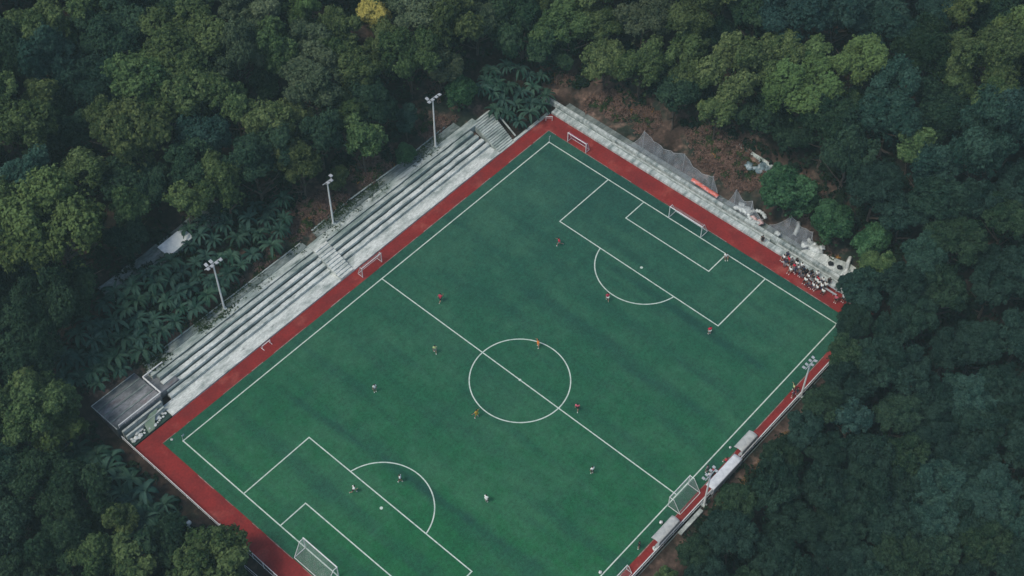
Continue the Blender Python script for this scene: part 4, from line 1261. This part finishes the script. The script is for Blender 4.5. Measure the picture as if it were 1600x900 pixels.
rt = random.Random(77)
made = len(TREES)
for pas, (rl, rrr) in enumerate((((44, 62), (38, 48)), ((34, 46), (32, 40)), ((26, 34), (26, 34)))):
    for _ in range(9000):
        if len(TREES) >= 292: break
        px = rt.uniform(-70, 1680); py = rt.uniform(-75, 970)
        reg = region(px, py)
        r = rt.uniform(*(rl if reg != 'right' else rrr))
        if inside((px, py), CLEAR) or inside((px, py), BAN1) or inside((px, py), BAN2) or inside((px, py), BAN3): continue
        dc = pdist((px, py), CLEAR)
        if dc < r*(0.95 if reg != 'right' else 0.62): continue
        if any(pdist((px, py), B) < r*0.6 for B in (BAN1, BAN2, BAN3)): continue
        if reg == 'left' and py > 300 and py < 470 and px < 380 and px > 150 and math.hypot(px-281, py-385) < r+30: continue
        ov = 0.60 if reg == 'right' else (0.70, 0.66, 0.60)[pas]
        if any(math.hypot(px-t['px'], py-t['py']) < (ov if t['kind'] != 'bright' else 0.98)*(r+t['r']) for t in TREES): continue
        u = rt.random(); vs = None; sunk = 0.0
        if reg == 'right':
            kind = 'deep' if u < .74 else 'dark' if u < .87 else 'teal'
            vs = 'fine'
        elif reg == 'left':
            kind = 'dark' if u < .36 else 'mid' if u < .72 else 'teal' if u < .80 else 'grey' if u < .92 else 'olive'
        else:
            kind = 'dark' if u < .34 else 'teal' if u < .56 else 'mid' if u < .84 else 'olive'
        if reg == 'left' and py > 330 and kind in ('mid', 'grey', 'olive'): kind = 'dark' if rt.random() < .6 else 'deep'
        if reg != 'right': sunk = 3.8 if kind in ('dark', 'teal') else -0.6
        put_tree(px, py, r, kind, vset=vs, sunk=sunk)
print('TREES', made, len(TREES))

# banana plants
def banana_meshes(seed):
    g = random.Random(seed); C = MB(); tone = []
    n = g.randint(11, 15)
    for k in range(n):
        a = 2*PI*k/n*1.618*2 + g.uniform(-.2, .2)
        L_ = g.uniform(2.0, 3.1); w = g.uniform(.20, .33); up = g.uniform(0.5, 1.4); tn = g.uniform(.1, .9)
        d = Vector((math.cos(a), math.sin(a), 0)); s = Vector((-d.y, d.x, 0))
        seg = 8; prev = None; p = Vector((0, 0, 2.2)); ang = up
        vs = []
        for i in range(seg+1):
            u = i/seg
            ww = w*math.sin(PI*min(1, (u*0.92+0.06)))**0.6 if u > 0.12 else 0.05
            jag = 1+g.uniform(-.18, .12)
            vs += [p+s*ww*jag+Vector((0, 0, 0.10*ww)), p+Vector((0, 0, -0.05)), p-s*ww*jag+Vector((0, 0, 0.10*ww))]
            p = p + (d*math.cos(ang)+Vector((0, 0, math.sin(ang))))*L_/seg
            ang -= g.uniform(.18, .46)
        fs = []
        for i in range(seg):
            fs += [(3*i, 3*i+3, 3*i+4, 3*i+1), (3*i+1, 3*i+4, 3*i+5, 3*i+2)]
        C.add(vs, fs); tone += [tn]*len(vs)
    me = bpy.data.meshes.new('leaves'); me.from_pydata(C.v, [], C.f)
    at_ = me.attributes.new('tone', 'FLOAT', 'POINT'); at_.data.foreach_set('value', np.array(tone, dtype=np.float32))
    me.materials.append(M['leaf_banana'])
    b = MB(); b.path([(0, 0, -1.0), (0.05, 0, 1.0), (0, 0, 2.35)], 0.16, 8, 0.09)
    st = bpy.data.meshes.new('stem'); st.from_pydata(b.v, [], b.f); st.materials.append(M['leaf_slope'])
    return me, st
BV = [banana_meshes(s) for s in range(7)]
PLANTS = []
def banana(px, py, s, label=None):
    p = ground_at(px, py, 2.6*s)
    t = empty('banana_plant', (p.x, p.y, height(p.x, p.y)), random.uniform(0, 6.28)); t.scale = (s, s, s*random.uniform(.85, 1.15))
    lm, stm = random.choice(BV)
    for nm, me in (('leaves', lm), ('stem', stm)):
        o = bpy.data.objects.new(nm, me); COL.objects.link(o); o.parent = t
    t['category'] = 'banana plant'
    PLANTS.append(dict(o=t, px=px, py=py, r=16*s, kind='banana', label=label))
for poly, n, sp, sc in ((BAN1, 90, 19, (0.8, 1.1)), (BAN2, 40, 19, (0.9, 1.35)), (BAN3, 22, 17, (0.85, 1.15))):
    xs = [p[0] for p in poly]; ys = [p[1] for p in poly]; c = 0
    for _ in range(6000):
        if c >= n: break
        px = rt.uniform(min(xs), max(xs)); py = rt.uniform(min(ys), max(ys))
        if not inside((px, py), poly): continue
        if poly is BAN1 and (abs((px-281)*0.8+(py-384)*-0.6) < 28 and -18 < ((px-281)*0.5+(py-384)) < 3): continue
        if any(math.hypot(px-t['px'], py-t['py']) < sp for t in PLANTS): continue
        banana(px, py, rt.uniform(*sc)); c += 1
print('PLANTS', len(PLANTS))

# ------------------------------------------------------------------ ground cover
def cover(name, pts, m, label, seed, r=(0.5, 1.2), leaf=0.2, per=26, cat='undergrowth'):
    g = np.random.default_rng(seed); C = []; O = []; T = []
    for (x, y) in pts:
        rad = g.uniform(*r); z = height(x, y)
        d = g.normal(size=(per, 3)); d /= np.linalg.norm(d, axis=1, keepdims=True); d[:, 2] = np.abs(d[:, 2])
        C.append(np.array([x, y, z])+d*rad*np.array([1, 1, 0.75])); O.append(d); T.append(np.full(per, g.uniform(0.1, 0.9)))
    me = leaf_mesh(name, np.concatenate(C), np.concatenate(O), np.concatenate(T), 4, 0.35, leaf, seed)
    me.materials.append(m); o = bpy.data.objects.new(name, me); COL.objects.link(o)
    o['kind'] = 'stuff'; o['label'] = label; o['category'] = cat
pts = []
for _ in range(30000):
    if len(pts) > 2600: break
    px = rt.uniform(-80, 1690); py = rt.uniform(-80, 980)
    if inside((px, py), CLEAR): continue
    p = ground_at(px, py)
    if -48.5 < p.x < 51 and -35 < p.y < 44.5: continue
    pts.append((p.x, p.y))
cover('undergrowth', pts, M['leaf_floor'], 'dark low undergrowth covering the forest floor', 5, (0.7, 1.7), 0.26, 26)
pts = []; pts2 = []; pts3 = []
for (cx, cy, rx, ry) in DRY:
    for _ in range(int(rx*ry/11)):
        a = rt.uniform(0, 2*PI); q = math.sqrt(rt.random())
        p = ground_at(cx+rx*q*math.cos(a), cy+ry*q*math.sin(a))
        if -48.2 < p.x < 50.9 and -34.5 < p.y < 43.8: continue
        u = rt.random()
        (pts if u < .80 else pts2 if u < .965 else pts3).append((p.x, p.y))
cover('dry_brush', pts, M['leaf_dry'], 'reddish brown dry brush on the slopes behind terrace and ledge', 6, (0.3, 0.8), 0.13, 22, 'brush')
cover('slope_scrub', pts2, M['leaf_slope'], 'sparse green scrub among the dry brush on the slopes', 7, (0.3, 0.9), 0.16, 22, 'scrub')
cover('yellow_scrub', pts3, M['leaf_yel'], 'small yellow leaved clumps scattered on the slopes', 8, (0.2, 0.4), 0.12, 8, 'scrub')
pts = []
for _ in range(430):
    x = rt.uniform(-37, 32) if rt.random() < .7 else rt.uniform(-37, -26); y = rt.choice([43.0, 42.6, 43.2, 41.3])+rt.uniform(-.4, .3)
    if noise.noise((x*0.15, 4, 7)) > -0.05: pts.append((x, y, 2.62 if y > 41.6 else 2.52))
me_pts = pts
g = np.random.default_rng(3)
C = np.concatenate([np.array(p)+g.normal(size=(16, 3))*np.array([.55, .35, .14]) for p in me_pts])
me = leaf_mesh('weeds', C, np.tile([0, 0, 1.0], (len(C), 1)), g.uniform(0, 1, len(C)), 4, 0.18, 0.10, 4); me.materials.append(M['leaf_slope'])
o = bpy.data.objects.new('weeds', me); COL.objects.link(o); o['kind'] = 'stuff'; o['label'] = 'weeds spilling over the back edge of the concrete terrace'; o['category'] = 'weeds'
# scrub at the foot of the right embankment, ochre patches by the fence
pts = []
for (x0, x1) in ((24, 31), (8, 20), (2, 7)):
    for _ in range(70): pts.append((rt.uniform(x0, x1), rt.uniform(-36.6, -35.3)))
cover('ochre_scrub', pts, leaf_mat('ochre_foliage', (0.10, 0.07, 0.04), (0.24, 0.15, 0.06), var=0), 'ochre dry scrub along the outside of the right fence', 9, (0.2, 0.6), 0.13, 14, 'scrub')

# ------------------------------------------------------------------ labels for trees and banana plants
LM = [('the upper floodlight', 677, 205), ('the middle floodlight', 516, 335), ('the lower left floodlight', 345, 465), ('the white shed roof', 281, 383),
      ('the top corner of the pitch', 857, 224), ('the dark stained platform', 190, 630), ('the left corner of the pitch', 287, 688), ('the golden topped tree', 585, 50),
      ('the seated crowd', 1275, 440), ('the box goal', 1068, 775), ('the end stair', 770, 215), ('the red banner', 1103, 295), ('the blue-grey rubbish', 1187, 262),
      ('the photo\'s top left corner', 0, 0), ('the photo\'s top right corner', 1600, 0), ('the photo\'s bottom right corner', 1600, 900), ('the photo\'s bottom left corner', 0, 900),
      ('the big yellow-green left tree', 95, 385), ('the large domed bush', 325, 870), ('the right touchline floodlight', 1255, 600), ('the long white canopy', 1135, 738),
      ('the middle of the top edge', 800, 0), ('the middle of the right edge', 1600, 450), ('the lower arched shelter', 1040, 828), ('the middle of the left edge', 10, 450),
      ('the bright tree by the pink sheeting', 1228, 317), ('the small bright forest-edge tree', 1360, 385), ('the bare soil by the red cloth', 235, 868)]
DIRS = ['right of', 'above right of', 'above', 'above left of', 'left of', 'below left of', 'below', 'below right of']
def assign(items, noun, phrase):
    kinds = {}
    for t in items: kinds.setdefault(t['kind'], []).append(t)
    used = set(t['label'] for t in items if t['label'])
    for k, L_ in kinds.items():
        vis = L_
        cand = []
        for nm, lx, ly in LM:
            for di in range(8):
                sec = []
                for t in vis:
                    dx, dy = t['px']-lx, ly-t['py']; d = math.hypot(dx, dy)
                    if d < 12: continue
                    if int(round(math.atan2(dy, dx)/(PI/4))) % 8 == di: sec.append((d, id(t), t))
                sec.sort(key=lambda q: q[0])
                for rank, (d, _, t) in enumerate(sec[:8]):
                    if d < 900: cand.append((d*(1, 1.7, 2.6, 4, 5, 7, 8, 9)[rank], nm, di, rank, t))
        cand.sort(key=lambda q: q[0])
        for sc, nm, di, rank, t in cand:
            if t['label']: continue
            lab = '%s%s %s %s %s' % (('nearest ', 'second nearest ', 'third nearest ', 'fourth nearest ', 'fifth nearest ', 'sixth nearest ', 'seventh nearest ', 'eighth nearest ')[rank], phrase(k), noun, DIRS[di], nm)
            if lab in used: continue
            used.add(lab); t['label'] = lab
        for t in L_:
            if not t['label']: t['label'] = '%s %s packed among others away from any landmark' % (phrase(k), noun) if t in vis else '%s %s at the outer edge of the view' % (phrase(k), noun)
assign(TREES, 'tree', lambda k: KIND_PHRASE[k])
assign(PLANTS, 'banana plant', lambda k: 'broad leaved')
for t in TREES: tag(t['o'], t['label'], None, 'trees of the wood round the pitch')
for t in PLANTS: tag(t['o'], t['label'], None, 'banana plants beside the pitch')

if HAZE > 0:  # added volume that lifts the darkest tones towards teal
    b = MB(); b.box(-750, 950, -750, 950, -60, 185)
    hz = bpy.data.materials.new('haze'); hz.use_nodes = True; N = hz.node_tree.nodes
    N.remove(N['Principled BSDF'])
    pv = N.new('ShaderNodeVolumePrincipled'); pv.inputs['Color'].default_value = (0.62, 0.92, 0.90, 1); pv.inputs['Density'].default_value = HAZE
    pv.inputs['Anisotropy'].default_value = 0.0
    hz.node_tree.links.new(pv.outputs[0], N['Material Output'].inputs['Volume'])
    o = b.build('haze', hz); o['kind'] = 'stuff'; o['label'] = 'added thin blue green haze lifting the dark tones of the wood'
